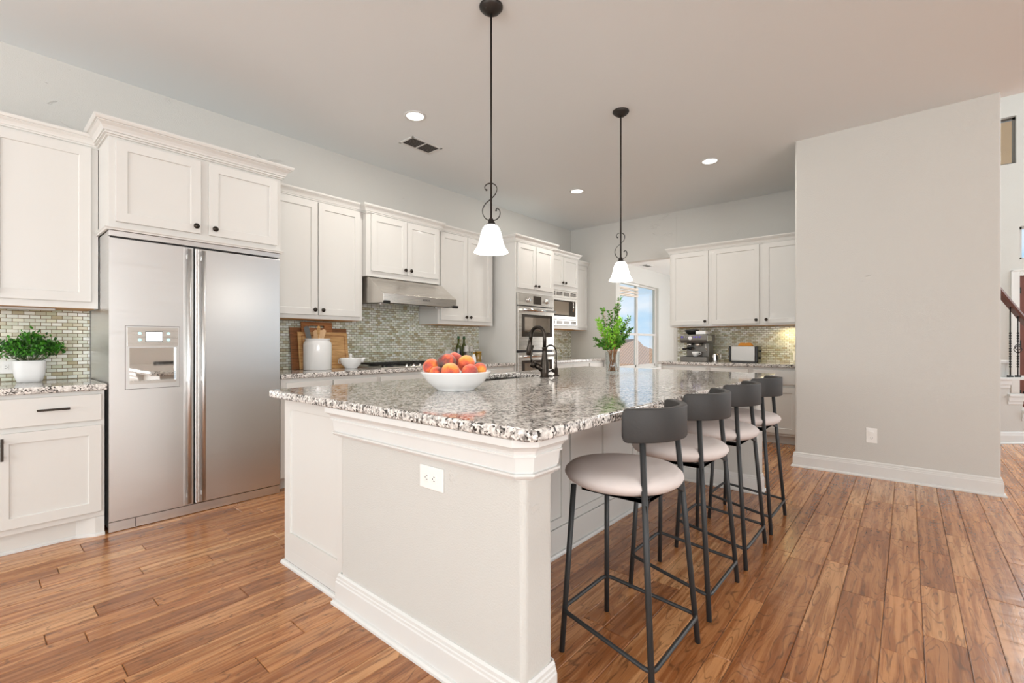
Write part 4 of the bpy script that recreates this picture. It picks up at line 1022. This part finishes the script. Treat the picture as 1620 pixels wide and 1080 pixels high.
board('light wooden cutting board with juice groove, front of the stack', 1.985, 2.475, .345, 4.225, 'board_light', groove=True)
# crock with utensils
cx, cy = 2.085, 4.085
CK = thing('ceramic_crock', 'tall white ceramic utensil crock on the counter', 'crock', (cx, cy, Z0))
g = G(); g.lathe([(0,0),(.116,0),(.120,.004),(.121,.225),(.118,.245),(.108,.258),(.104,.266),(.106,.272),(.112,.276),(.112,.282),(.100,.282),(.098,.27),(.108,.24),(.108,.02),(0,.02)], cx, cy, Z0, 48, cap=False); g.build('jar_body', MAT['ceramic'], CK)
ex = Vector((.647, -.7625, 0))
def utensil(label, name, off, lean, top, kind, mat):
    base = Vector((cx, cy, Z0+.03)) + ex*off*.3; tip = Vector((cx, cy, Z0+top)) + ex*(off+lean) + Vector((0, .02, 0))
    t = thing(name, label, 'utensil', base, 'utensils in the white crock'); ax = (tip-base).normalized(); sd = (ex - ax*ex.dot(ax)).normalized(); nn = ax.cross(sd)
    hb = tip - ax*kind[2]
    g = G(); g.tube([base, hb], .006, 10); g.build('handle', MAT[mat], t)
    g = G(); w0, w1 = kind[0], kind[1]; ps = [hb-sd*w0, hb+sd*w0, tip-ax*.012+sd*w1, tip+sd*(w1-.012), tip-sd*(w1-.012), tip-ax*.012-sd*w1]
    g.add([p-nn*.003 for p in ps]+[p+nn*.003 for p in ps], [(5,4,3,2,1,0),(6,7,8,9,10,11)]+[(i,(i+1)%6,6+(i+1)%6,6+i) for i in range(6)])
    g.build('blade', MAT[mat], t, bevel=.002)
utensil('grey flat spatula leaning left in the white crock', 'spatula', -.05, -.045, .395, (.022, .024, .15), 'grey_tool')
utensil('slotted wooden turner standing in the white crock', 'wooden_turner', .02, .005, .36, (.045, .052, .10), 'oak_spoon')
utensil('plain wooden spoon rising at the right of the crock', 'wooden_spoon', .05, .02, .365, (.012, .020, .07), 'oak_spoon')
utensil('wooden spatula tip behind the turner in the crock', 'wooden_spatula', .03, -.01, .40, (.012, .016, .08), 'board_light')
utensil('brown wooden spoon at the left of the crock', 'wooden_spoon', -.07, -.03, .355, (.014, .022, .07), 'board_mid')
# mortar bowl with pestle
bx, by = 2.40, 4.05
MB = thing('mortar_bowl', 'small white spouted bowl beside the crock', 'bowl', (bx, by, Z0))
g = G(); g.lathe([(0,.004),(.058,0),(.060,.010),(.062,.016),(.085,.035),(.100,.065),(.108,.092),(.110,.100),(.105,.100),(.096,.068),(.08,.04),(.05,.022),(0,.02)], bx, by, Z0, 40, cap=False)
g.build('bowl_body', MAT['ceramic'], MB)
g = G(); q = Vector((bx, by, Z0+.095)) + ex*.10; g.tube([q-Vector((0,0,.03)), q+ex*.018, q+ex*.036+Vector((0,0,.006))], [.018, .016, .006], 10); g.build('spout', MAT['ceramic'], MB)
g = G(); q = Vector((bx, by, Z0+.06)) - ex*.10; g.tube([q+Vector((0,0,.025)), q-ex*.02+Vector((0,0,.02)), q-ex*.02-Vector((0,0,.01)), q+ex*.006-Vector((0,0,.012))], .005, 8); g.build('handle', MAT['ceramic'], MB)
PE = thing('pestle', 'white round-headed pestle standing in the small white bowl', 'pestle', (bx, by, Z0+.03))
g = G(); a = Vector((bx-.01, by-.01, Z0+.03)); b = Vector((bx-.005, by, Z0+.118)); g.tube([a, b], [.018, .011], 14); g.sphere(b+Vector((0,0,.008)), .0155, 16); g.build('pestle_body', MAT['ceramic'], PE)

# tray and condiments right of the cooktop
g = G(); tx, ty = 3.94, 4.06
g.lathe([(0,0),(.13,0),(.15,.008),(.165,.012),(.165,.015),(.13,.009),(0,.007)], tx, ty, Z0, 40, cap=False); tag(g.build('serving_tray', MAT['ceramic']), 'flat white round tray holding bottles and jars', 'tray')
ZT = Z0+.0085
def bottle(label, x, y, h, r, body, cap, name='oil_bottle', liquid=None, lab=None):
    t = thing(name, label, 'bottle', (x, y, ZT), None)
    g = G(); g.lathe([(0,0),(r*.95,0),(r,.004),(r,h*.52),(r*.92,h*.6),(r*.5,h*.70),(r*.36,h*.75),(r*.34,h*.93),(0,h*.93)], x, y, ZT, 28); g.build('bottle_body', MAT[body], t)
    g = G(); g.lathe([(r*.42,h*.90),(r*.42,h),(0,h)], x, y, ZT, 20); g.build('cap', MAT[cap], t)
    if lab:
        g = G(); p = [(r+.0006, h*a) for a in (.1, .45)]; g.lathe(p, x, y, ZT, 28, cap=False); g.build('label_band', MAT[lab], t)
MAT['green_cap'] = plain('green_cap', srgb(50, 92, 60), .5)
bottle('tall dark green olive oil bottle, left one on the white tray', 3.865, 4.125, .315, .037, 'green_glass', 'green_cap', lab='oil_dark')
bottle('tall green oil bottle with paper label, right one on the white tray', 3.985, 4.155, .315, .037, 'green_glass', 'green_cap')
def mill(label, x, y, h, r, fill, name='spice_mill'):
    t = thing(name, label, 'spice mill', (x, y, ZT), None)
    g = G(); g.lathe([(0,.001),(r,0),(r*.92,h*.62),(0,h*.62)], x, y, ZT, 24); g.build('mill_glass', MAT[fill], t)
    g = G(); g.lathe([(r*.95,h*.62),(r*1.05,h*.66),(r*1.05,h*.72),(r*.9,h*.74),(r*.9,h*.9),(r,h*.93),(r*.9,h*.96),(0,h*.97)], x, y, ZT, 24); g.build('mill_head', MAT['louver'], t)
    g = G(); g.sphere((x, y, ZT+h*.985), r*.25, 10); g.build('top_knob', MAT['chrome'], t)
mill('tall grey-topped pepper mill left of the white salt shaker', 3.905, 4.03, .205, .029, 'gunmetal')
mill('grey-topped glass spice mill behind the white salt shaker', 4.025, 4.075, .20, .027, 'vase_glass')
SS = thing('salt_shaker', 'small white tapered salt shaker at the front of the tray', 'salt shaker', (3.96, 3.965, ZT))
g = G(); g.lathe([(0,0),(.030,0),(.031,.01),(.026,.06),(.014,.10),(0,.10)], 3.965, 3.965, ZT, 24); g.build('shaker_body', MAT['ceramic'], SS)
g = G(); g.lathe([(.010,.10),(.011,.118),(0,.122)], 3.965, 3.965, ZT, 16); g.build('shaker_top', MAT['gold'], SS)
JR = thing('honey_jar', 'squat amber jar with gold lid at the right of the tray', 'jar', (4.055, 4.0, ZT))
g = G(); g.lathe([(0,0),(.040,0),(.042,.006),(.042,.095),(.036,.108),(0,.108)], 4.06, 3.985, ZT, 28); g.build('jar_body', MAT['honey'], JR)
g = G(); g.lathe([(.040,.108),(.041,.128),(.038,.131),(0,.131)], 4.06, 3.985, ZT, 28); g.build('lid', MAT['gold'], JR)
g = G(); c = Vector((4.06, 3.985, 0)); vs = []
for k in range(5):
    a = R(-75 + k*10)
    for z in (.03, .08): vs.append((c.x+.0427*math.cos(a), c.y+.0427*math.sin(a), ZT+z))
g.add(vs, [(2*k, 2*k+2, 2*k+3, 2*k+1) for k in range(4)]); g.build('paper_label', MAT['paper'], JR)
g = G(); g.lathe([(0,0),(.016,0),(.016,.12),(.008,.15),(0,.15)], 3.945, 4.06, ZT, 18); YB = thing('dressing_bottle', 'slim yellow bottle between the two spice mills', 'bottle', (3.945, 4.06, ZT)); g.build('bottle_body', MAT['lemon'], YB)
g = G(); g.lathe([(.010,.14),(.012,.18),(0,.185)], 3.945, 4.06, ZT, 16); g.build('cap', MAT['paper'], YB)

# fruit bowl
fx, fy = 1.668, 1.800; Fd = Vector((.7625, .647, 0))
FB = thing('fruit_bowl', 'wide white ceramic bowl of peaches on the island', 'bowl', (fx, fy, Z0))
g = G(); g.lathe([(0,.003),(.092,.003),(.094,0),(.098,0),(.099,.006),(.120,.018),(.148,.044),(.168,.072),(.179,.086),(.1835,.092),(.184,.097),(.178,.098),(.172,.090),(.150,.060),(.118,.030),(.08,.016),(0,.012)], fx, fy, Z0, 64, cap=False); g.build('bowl_body', MAT['ceramic'], FB)
PCH = [('red and yellow peach at the left rim of the bowl', -.128, -.005, 1.034, .044, 2),
       ('dark crimson peach with deep cleft, top left of the pile', -.046, -.010, 1.056, .050, 1),
       ('orange-pink peach at the back, highest in the bowl', -.012, .068, 1.068, .043, 4),
       ('large orange peach at the top right of the pile', .052, .012, 1.050, .046, 3),
       ('yellow-orange peach at the front centre of the pile', -.018, -.082, 1.014, .047, 3),
       ('small dark plum-coloured peach low at the front left', -.090, -.068, 1.006, .036, 5),
       ('rosy pink peach low at the front right', .078, -.058, 1.010, .042, 4),
       ('small orange-red peach at the right rim of the bowl', .124, .010, 1.020, .036, 7)]
def peach(label, l, k, z, r, mi):
    c = Vector((fx, fy, 0)) + ex*l + Fd*k; c.z = z
    m = peach_mat('peach_skin_%d' % mi if mi else 'peach_skin', mi)
    g = G(); nu, nv = 28, 18; vs = []; fs = []
    for j in range(nv+1):
        th = math.pi*j/nv
        for i in range(nu):
            ph = 2*math.pi*i/nu
            dph = min(abs(ph-R(200)), 2*math.pi-abs(ph-R(200)))
            rad = r*(1 - .07*math.exp(-(dph/.16)**2)*math.sin(th)) * (1 - .10*math.exp(-(th/.35)**2))
            vs.append((rad*math.sin(th)*math.cos(ph), rad*math.sin(th)*math.sin(ph), rad*.95*math.cos(th)))
    for j in range(nv):
        for i in range(nu): fs.append((j*nu+i, j*nu+(i+1)%nu, (j+1)*nu+(i+1)%nu, (j+1)*nu+i))
    rr = random.Random(int(l*1000)); M = Matrix.Rotation(rr.uniform(.2, .9), 3, Vector((rr.uniform(-1,1), rr.uniform(-1,1), 0)).normalized())
    g.smooth = True; g.add([M @ Vector(v) + c for v in vs], fs)
    o = g.build('peach', m); 
    o.data.transform(Matrix.Translation(-c)); o.location = c; tag(o, label, 'peach', 'peaches in the white bowl')
for p in PCH: peach(*p)

# vase with branches
vx, vy = 3.41, 1.825
VS = thing('glass_vase', 'clear cylindrical glass vase on the far part of the island', 'vase', (vx, vy, Z0))
g = G(); g.lathe([(0,.0),(.050,0),(.052,.003),(.058,.176),(.0565,.176),(.0505,.010),(0,.008)], vx, vy, Z0, 36, cap=False); g.build('vase_glass', MAT['vase_glass'], VS)
g = G(); g.lathe([(0,.0085),(.0495,.0105),(.054,.115),(0,.115)], vx, vy, Z0, 30, cap=False)
BR = thing('leafy_branches', 'bright green leafy branches standing in the glass vase', 'branches', (vx, vy, Z0+.01))
gs = G(); gl = G(); cols = []; rnd = random.Random(21)
BRN = [(-.125, .385, 1), (-.15, .27, 0), (-.10, .43, 1), (-.05, .36, 1), (-.065, .52, 0), (-.02, .50, 0), (.02, .54, 0), (.04, .60, 0), (.03, .42, 1), (.075, .44, 1), (.10, .38, 1), (.14, .45, 0), (.155, .36, 0), (.12, .30, 0), (0, .34, 1), (.06, .35, 1), (-.09, .26, 0), (-.14, .22, 0), (.09, .25, 0), (-.03, .29, 1), (.05, .27, 0)]
for i, (l, hgt, br) in enumerate(BRN):
    k = rnd.uniform(-.09, .09); b = Vector((vx, vy, Z0+.014)) + ex*rnd.uniform(-.042, .042) + Fd*rnd.uniform(-.03, .03)
    nk = Vector((vx, vy, Z0+.17)) + ex*(l*.22) + Fd*(k*.22); tp = Vector((vx, vy, Z0+hgt)) + ex*l + Fd*k
    mid = nk.lerp(tp, .5) + Vector((0, 0, .02)); pts = [b, nk, mid, tp]
    gs.tube(pts, [.0021, .0020, .0016, .0008], 6)
    path = [nk.lerp(mid, q/6) for q in range(6)] + [mid.lerp(tp, q/8) for q in range(9)]
    for j, p in enumerate(path[2:]):
        for s in range(6):
            a = rnd.uniform(0, 2*math.pi); d = Vector((math.cos(a), math.sin(a), rnd.uniform(-.1, .9)))
            c0 = len(cols); leaf(gl, p + d*.003, d, (.030 if br else .026)*rnd.uniform(.8, 1.25), rnd, cols, wide=.5)
            for q in range(c0, len(cols)): cols[q] = (.55+.45*cols[q]) if br else .35*cols[q]
gs.build('stems', MAT['twig'], BR); build_leaves(gl, cols, 'foliage', MAT['leaf_bright'], BR)

# espresso machine on the end wall counter
ey0, ey1 = 2.045, 2.385; exf = 6.12
EM = thing('espresso_machine', 'dark grey espresso machine with purple-lit buttons on end counter', 'coffee machine', (6.3, 2.21, Z0))
g = G(); g.box(exf, 6.46, ey0, ey1, Z0, Z0+.062); g.build('base', MAT['gunmetal'], EM, bevel=.008)
g = G(); g.box(exf+.005, exf+.15, ey0+.04, ey1-.04, Z0+.062, Z0+.067); g.build('drip_tray', MAT['black'], EM)
g = G(); g.box(exf+.16, 6.46, ey0+.02, ey1-.03, Z0+.062, Z0+.30); g.build('body', MAT['gunmetal'], EM, bevel=.006)
g = G(); g.extr(lambda u, d, z: (exf+.18-d, u, z), [(-.16,.24+Z0),(.15,.24+Z0),(.185,.28+Z0),(.175,.345+Z0),(.15,.352+Z0),(-.16,.352+Z0)], ey0, ey1); hd = g.build('head', MAT['gunmetal'], EM, bevel=.006)
TE = lambda u, d, z: (exf-.001-d, u, z)
for u, m, r in ((2.355, 'purple', .012), (2.32, 'chrome', .010), (2.29, 'chrome', .005), (2.20, 'purple', .011), (2.165, 'purple', .011), (2.13, 'purple', .011)):
    g = G(); g.tube([TE(u, 0, Z0+.318), TE(u, .006, Z0+.318)], r, 16); g.build('button', MAT[m], hd)
g = G(); g.tube([TE(2.25, 0, Z0+.305), TE(2.25, .010, Z0+.305)], .024, 24); g.build('pressure_gauge', MAT['paper'], hd)
g = G(); g.box(exf+.03, exf+.20, ey0-.003, ey0+.0, Z0+.27, Z0+.335); g.build('side_plate', MAT['chrome'], hd)
g = G(); g.lathe([(.034,.24),(.034,.215),(.028,.205),(0,.205)], exf+.09, 2.29, Z0, 24); g.lathe([(.040,.24),(.040,.21),(.030,.20),(0,.20)], exf+.09, 2.18, Z0, 24); g.build('group_head', MAT['chrome'], EM)
g = G(); g.lathe([(.036,.19),(.036,.165),(.02,.15),(0,.15)], exf+.09, 2.29, Z0, 24); g.tube([(exf+.06, 2.29, Z0+.175), (exf-.055, 2.32, Z0+.16)], [.012, .015], 12); g.build('portafilter', MAT['black'], EM)
g = G(); g.tube([(exf+.06, ey0+.04, Z0+.25), (exf+.03, ey0+.02, Z0+.22), (exf+.03, ey0+.01, Z0+.13)], .005, 10); g.build('steam_wand', MAT['chrome'], EM)
g = G(); g.lathe([(.045,.352),(.062,.362),(.085,.395),(.088,.412),(.06,.418),(0,.420)], exf+.13, 2.275, Z0, 32); g.build('bean_hopper', MAT['black'], EM)
g = G(); g.box(exf+.05, exf+.18, 2.075, 2.20, Z0+.353, Z0+.395); tag(g.build('dish', MAT['ceramic'], None, bevel=.008), 'small white dish on top of the espresso machine', 'dish')
CU = thing('coffee_cup', 'white coffee cup on the espresso machine drip tray', 'cup', (exf+.07, 2.185, Z0+.067))
g = G(); cxx, cyy = exf+.06, 2.205; g.lathe([(0,.003),(.022,0),(.024,.004),(.040,.03),(.048,.062),(.0455,.062),(.036,.03),(.02,.008),(0,.007)], cxx, cyy, Z0+.067, 32, cap=False); g.build('cup_body', MAT['ceramic'], CU)
g = G(); g.tube([(cxx, cyy-.042, Z0+.115), (cxx, cyy-.068, Z0+.122), (cxx, cyy-.072, Z0+.10), (cxx, cyy-.034, Z0+.087)], .0045, 10); g.build('handle', MAT['ceramic'], CU)
EM.location.y -= .095; CU.location.y -= .095
for o_ in C.objects:
    if o_.name == 'dish': o_.location.y -= .095
JG = thing('milk_jug', 'small steel milk jug between espresso machine and toaster', 'jug', (6.30, 1.945, Z0))
g = G(); jx, jy = 6.28, 1.895; g.lathe([(0,0),(.043,0),(.044,.004),(.042,.06),(.036,.085),(.038,.105),(.0365,.105),(.034,.085),(.040,.05),(0,.004)], jx, jy, Z0, 32, cap=False); g.build('jug_body', MAT['chrome'], JG)
g = G(); g.tube([(jx, jy-.036, Z0+.095), (jx, jy-.075, Z0+.090), (jx, jy-.070, Z0+.04), (jx, jy-.042, Z0+.03)], .0055, 10); g.build('handle', MAT['chrome'], JG)
# toaster
TO = thing('toaster', 'long-slot brushed steel toaster with black ends', 'toaster', (6.25, 1.50, Z0))
y0, y1 = 1.362, 1.692; x0, x1 = 6.14, 6.32
g = G(); g.box(x0, x1, y0+.03, y1-.02, Z0+.012, Z0+.205); g.build('shell', MAT['steel_soft'], TO, bevel=.016, seg=3)
for ya, yb in ((y1-.026, y1), (y0, y0+.034)):
    g = G(); g.box(x0-.003, x1+.003, ya, yb, Z0+.006, Z0+.203); g.build('end_cap', MAT['black'], TO, bevel=.012, seg=3)
g = G(); g.box(x0+.01, x1-.01, y0+.03, y1-.03, Z0+.0, Z0+.014); g.build('base', MAT['black'], TO)
g = G(); g.box(x0+.05, x0+.085, y0+.05, y1-.05, Z0+.2045, Z0+.2062); g.box(x1-.085, x1-.05, y0+.05, y1-.05, Z0+.2045, Z0+.2062); g.build('slots', MAT['black'], TO)
g = G(); g.box(x0+.06, x0+.10, y0-.02, y0+.0, Z0+.135, Z0+.155); g.build('lever', MAT['black'], TO, bevel=.004)
g = G(); g.tube([(x0+.08, y0+.002, Z0+.06), (x0+.08, y0-.016, Z0+.06)], .017, 20); g.build('dial', MAT['black'], TO)
def toast(label, x, ya, yb, z):
    g = G(); pts = []; n = 14
    for k in range(n+1): q = k/n; pts.append((ya+(yb-ya)*q, z + .033*(1-(2*q-1)**6) - .006*math.exp(-((q-.5)/.1)**2)))
    poly = [(ya, z-.03)] + pts + [(yb, z-.03)]; m = len(poly)
    g.add([(x-.009, y, zz) for y, zz in poly]+[(x+.009, y, zz) for y, zz in poly], [tuple(range(m))[::-1], tuple(range(m,2*m))]+[(i,(i+1)%m,m+(i+1)%m,m+i) for i in range(m)])
    tag(g.build('toast_slice', MAT['toast'], bevel=.004), label, 'toast', 'toast in the toaster')
toast('golden toast slice in the front toaster slot', x0+.0675, 1.44, 1.60, Z0+.2115)
toast('golden toast slice in the rear toaster slot', x1-.0675, 1.44, 1.60, Z0+.2115)

# ================================================================== nook blind
BL = thing('window_blind', 'raised pale blind with drooping slats at the top of the nook window', 'blind', (8.85, YA-.02, 2.36))
g = G(); g.box(WX0+.0, 9.30, YA+.0+.01, YA+.055, 2.355, 2.395); g.build('headrail', MAT['trim'], BL, bevel=.003)
g = G()
for k in range(9): z = 2.345-k*.022; d = .0; g.add([(WX0+.02, YA+.015, z-.06+.0), (9.28, YA+.015, z-.045), (9.28, YA+.05, z-.050), (WX0+.02, YA+.05, z-.065)], [(0,1,2,3)])
o = g.build('slats', MAT['blind'], BL); m = o.modifiers.new('t', 'SOLIDIFY'); m.thickness = .012
g = G(); g.tube([(8.5, YA+.03, 2.36), (8.5, YA+.03, 2.1)], .003, 6); g.tube([(9.1, YA+.03, 2.36), (9.1, YA+.03, 2.1)], .003, 6); g.build('cords', MAT['trim'], BL)

# ================================================================== staircase glimpse in the foyer
SR = thing('staircase', 'white trimmed staircase side seen past the partition edge', 'staircase', (7.8, -.9, 0))
D0 = 5.365; Fv = Vector((.7625, .647, 0)); Rv = Vector((.647, -.7625, 0))
TSr = lambda u, d, z: tuple(Vector((0,0,z)) + Fv*(D0-d) + Rv*u)      # u to the right, d towards the room
g = G()
segs = [(5.35, 5.725, .745), (5.725, 5.875, .56), (5.875, 6.15, .37), (6.15, 6.45, .18)]
for a, b, z in segs: g.tbox(TSr, a, b, -.9, 0, 0, z-.03)
g.tbox(TSr, 5.35, 5.84, -.9, -.12, .0, .93)
g.build('side_wall', MAT['wall'], SR)
for a, b, z, dd in ((5.35, 5.755, .76, .03), (5.70, 5.905, .57, .03), (5.86, 6.18, .38, .03), (6.13, 6.5, .19, .03)):
    g = G(); g.tbox(TSr, a, b, -.9, dd, z-.03, z); g.tbox(TSr, a, b-.02, 0, .018, z-.085, z-.03); g.tbox(TSr, a, b-.03, 0, .010, z-.12, z-.085); g.build('tread', MAT['trim'], SR, bevel=.003)
g = G(); g.tbox(TSr, 5.35, 5.87, -.9, -.10, .92, .95); g.tbox(TSr, 5.72, 6.2, -.9, -.0, .73, .76); g.build('upper_tread', MAT['trim'], SR, bevel=.003)
g = G(); g.sweep(BBP, [TSr(5.35, 0, 0)[:2], TSr(6.5, 0, 0)[:2]]); g.build('stair_baseboard', MAT['trim'], SR)
HR = thing('stair_railing', 'dark wood handrail on black twisted iron balusters', 'railing', (7.8, -.9, .76))
g = G()
def railz(u): return 1.82 - (u-5.62)*1.18
g.extr(lambda u, d, z: TSr(5.45 + (u)*1.0, d-.06, z + railz(5.45+u)), [(-.03,-.045),(.03,-.045),(.036,-.01),(.028,.03),(0,.045),(-.028,.03),(-.036,-.01)], 0, .95)
g.build('handrail', MAT['rail_wood'], HR)
def baluster(u, z0, basket):
    z1 = railz(u)-.03; g = G(); c = lambda z: TSr(u, -.06, z)
    g.tube([c(z0), c(z1)], .0075, 4); g.tbox(TSr, u-.02, u+.02, -.08, -.04, z0, z0+.02)
    # twisted bulges
    for k in range(14):
        z = z0+.12+k*.03
        if basket and .26 < z-z0 < .40: continue
        g.sphere(c(z), .0115, 8, (1, 1, 1.2))
    if basket:
        zc = z0+.33
        for j in range(4):
            pts = []
            for k in range(9): q = k/8; a = R(90*j+150*q); r = .034*math.sin(math.pi*q)+.002; v = Vector(c(zc-.055+.11*q)); pts.append(v + Rv*r*math.cos(a) + Fv*r*math.sin(a))
            g.tube(pts, .004, 5)
    g.build('baluster', MAT['iron'], HR)
for u, z0, b in ((5.795, .76, False), (5.885, .76, True), (5.985, .57, False), (6.08, .57, True), (6.18, .38, False)): baluster(u, z0, b)
UR = thing('stair_railing', 'short dark railing section behind on the upper step', 'railing', TSr(5.6, -.5, .95))
g = G(); g.tbox(TSr, 5.35, 5.715, -.54, -.48, 1.20, 1.235); g.build('handrail', MAT['rail_wood'], UR, bevel=.005)
g = G()
g = G()
for u in (5.50, 5.56, 5.62, 5.68):
    g = G(); g.tbox(TSr, u-.007, u+.007, -.517, -.503, .95, 1.20); g.build('baluster', MAT['iron'], UR)

# ================================================================== outside
g = G(); g.box(11.2, 18, -6, 1, 5.4, 5.5); struct(g.build('porch_ceiling', MAT['rawwood']))
g = G(); g.box(-60, 90, 4.6, 90, -3.3, -3.2); struct(g.build('ground_outside', MAT['grass']))
HS = thing('neighbor_house', 'neighbouring house with brown tiled roof seen through the nook window', 'house', (24, 12, -3.2))
g = G(); g.box(17.8, 29, 5.5, 16.6, -3.2, -1.85); g.build('house_walls', MAT['stucco'], HS)
g = G(); cx, cy = 23.4, 11.07; g.add([(cx-6.2,cy-6.2,-1.9),(cx+6.2,cy-6.2,-1.9),(cx+6.2,cy+6.2,-1.9),(cx-6.2,cy+6.2,-1.9),(cx,cy,1.36),(cx+1.5,cy+1.5,1.36)], [(0,1,5,4),(1,2,5),(2,3,4,5),(3,0,4),(0,3,2,1)]); g.build('roof', MAT['rooftile'], HS)
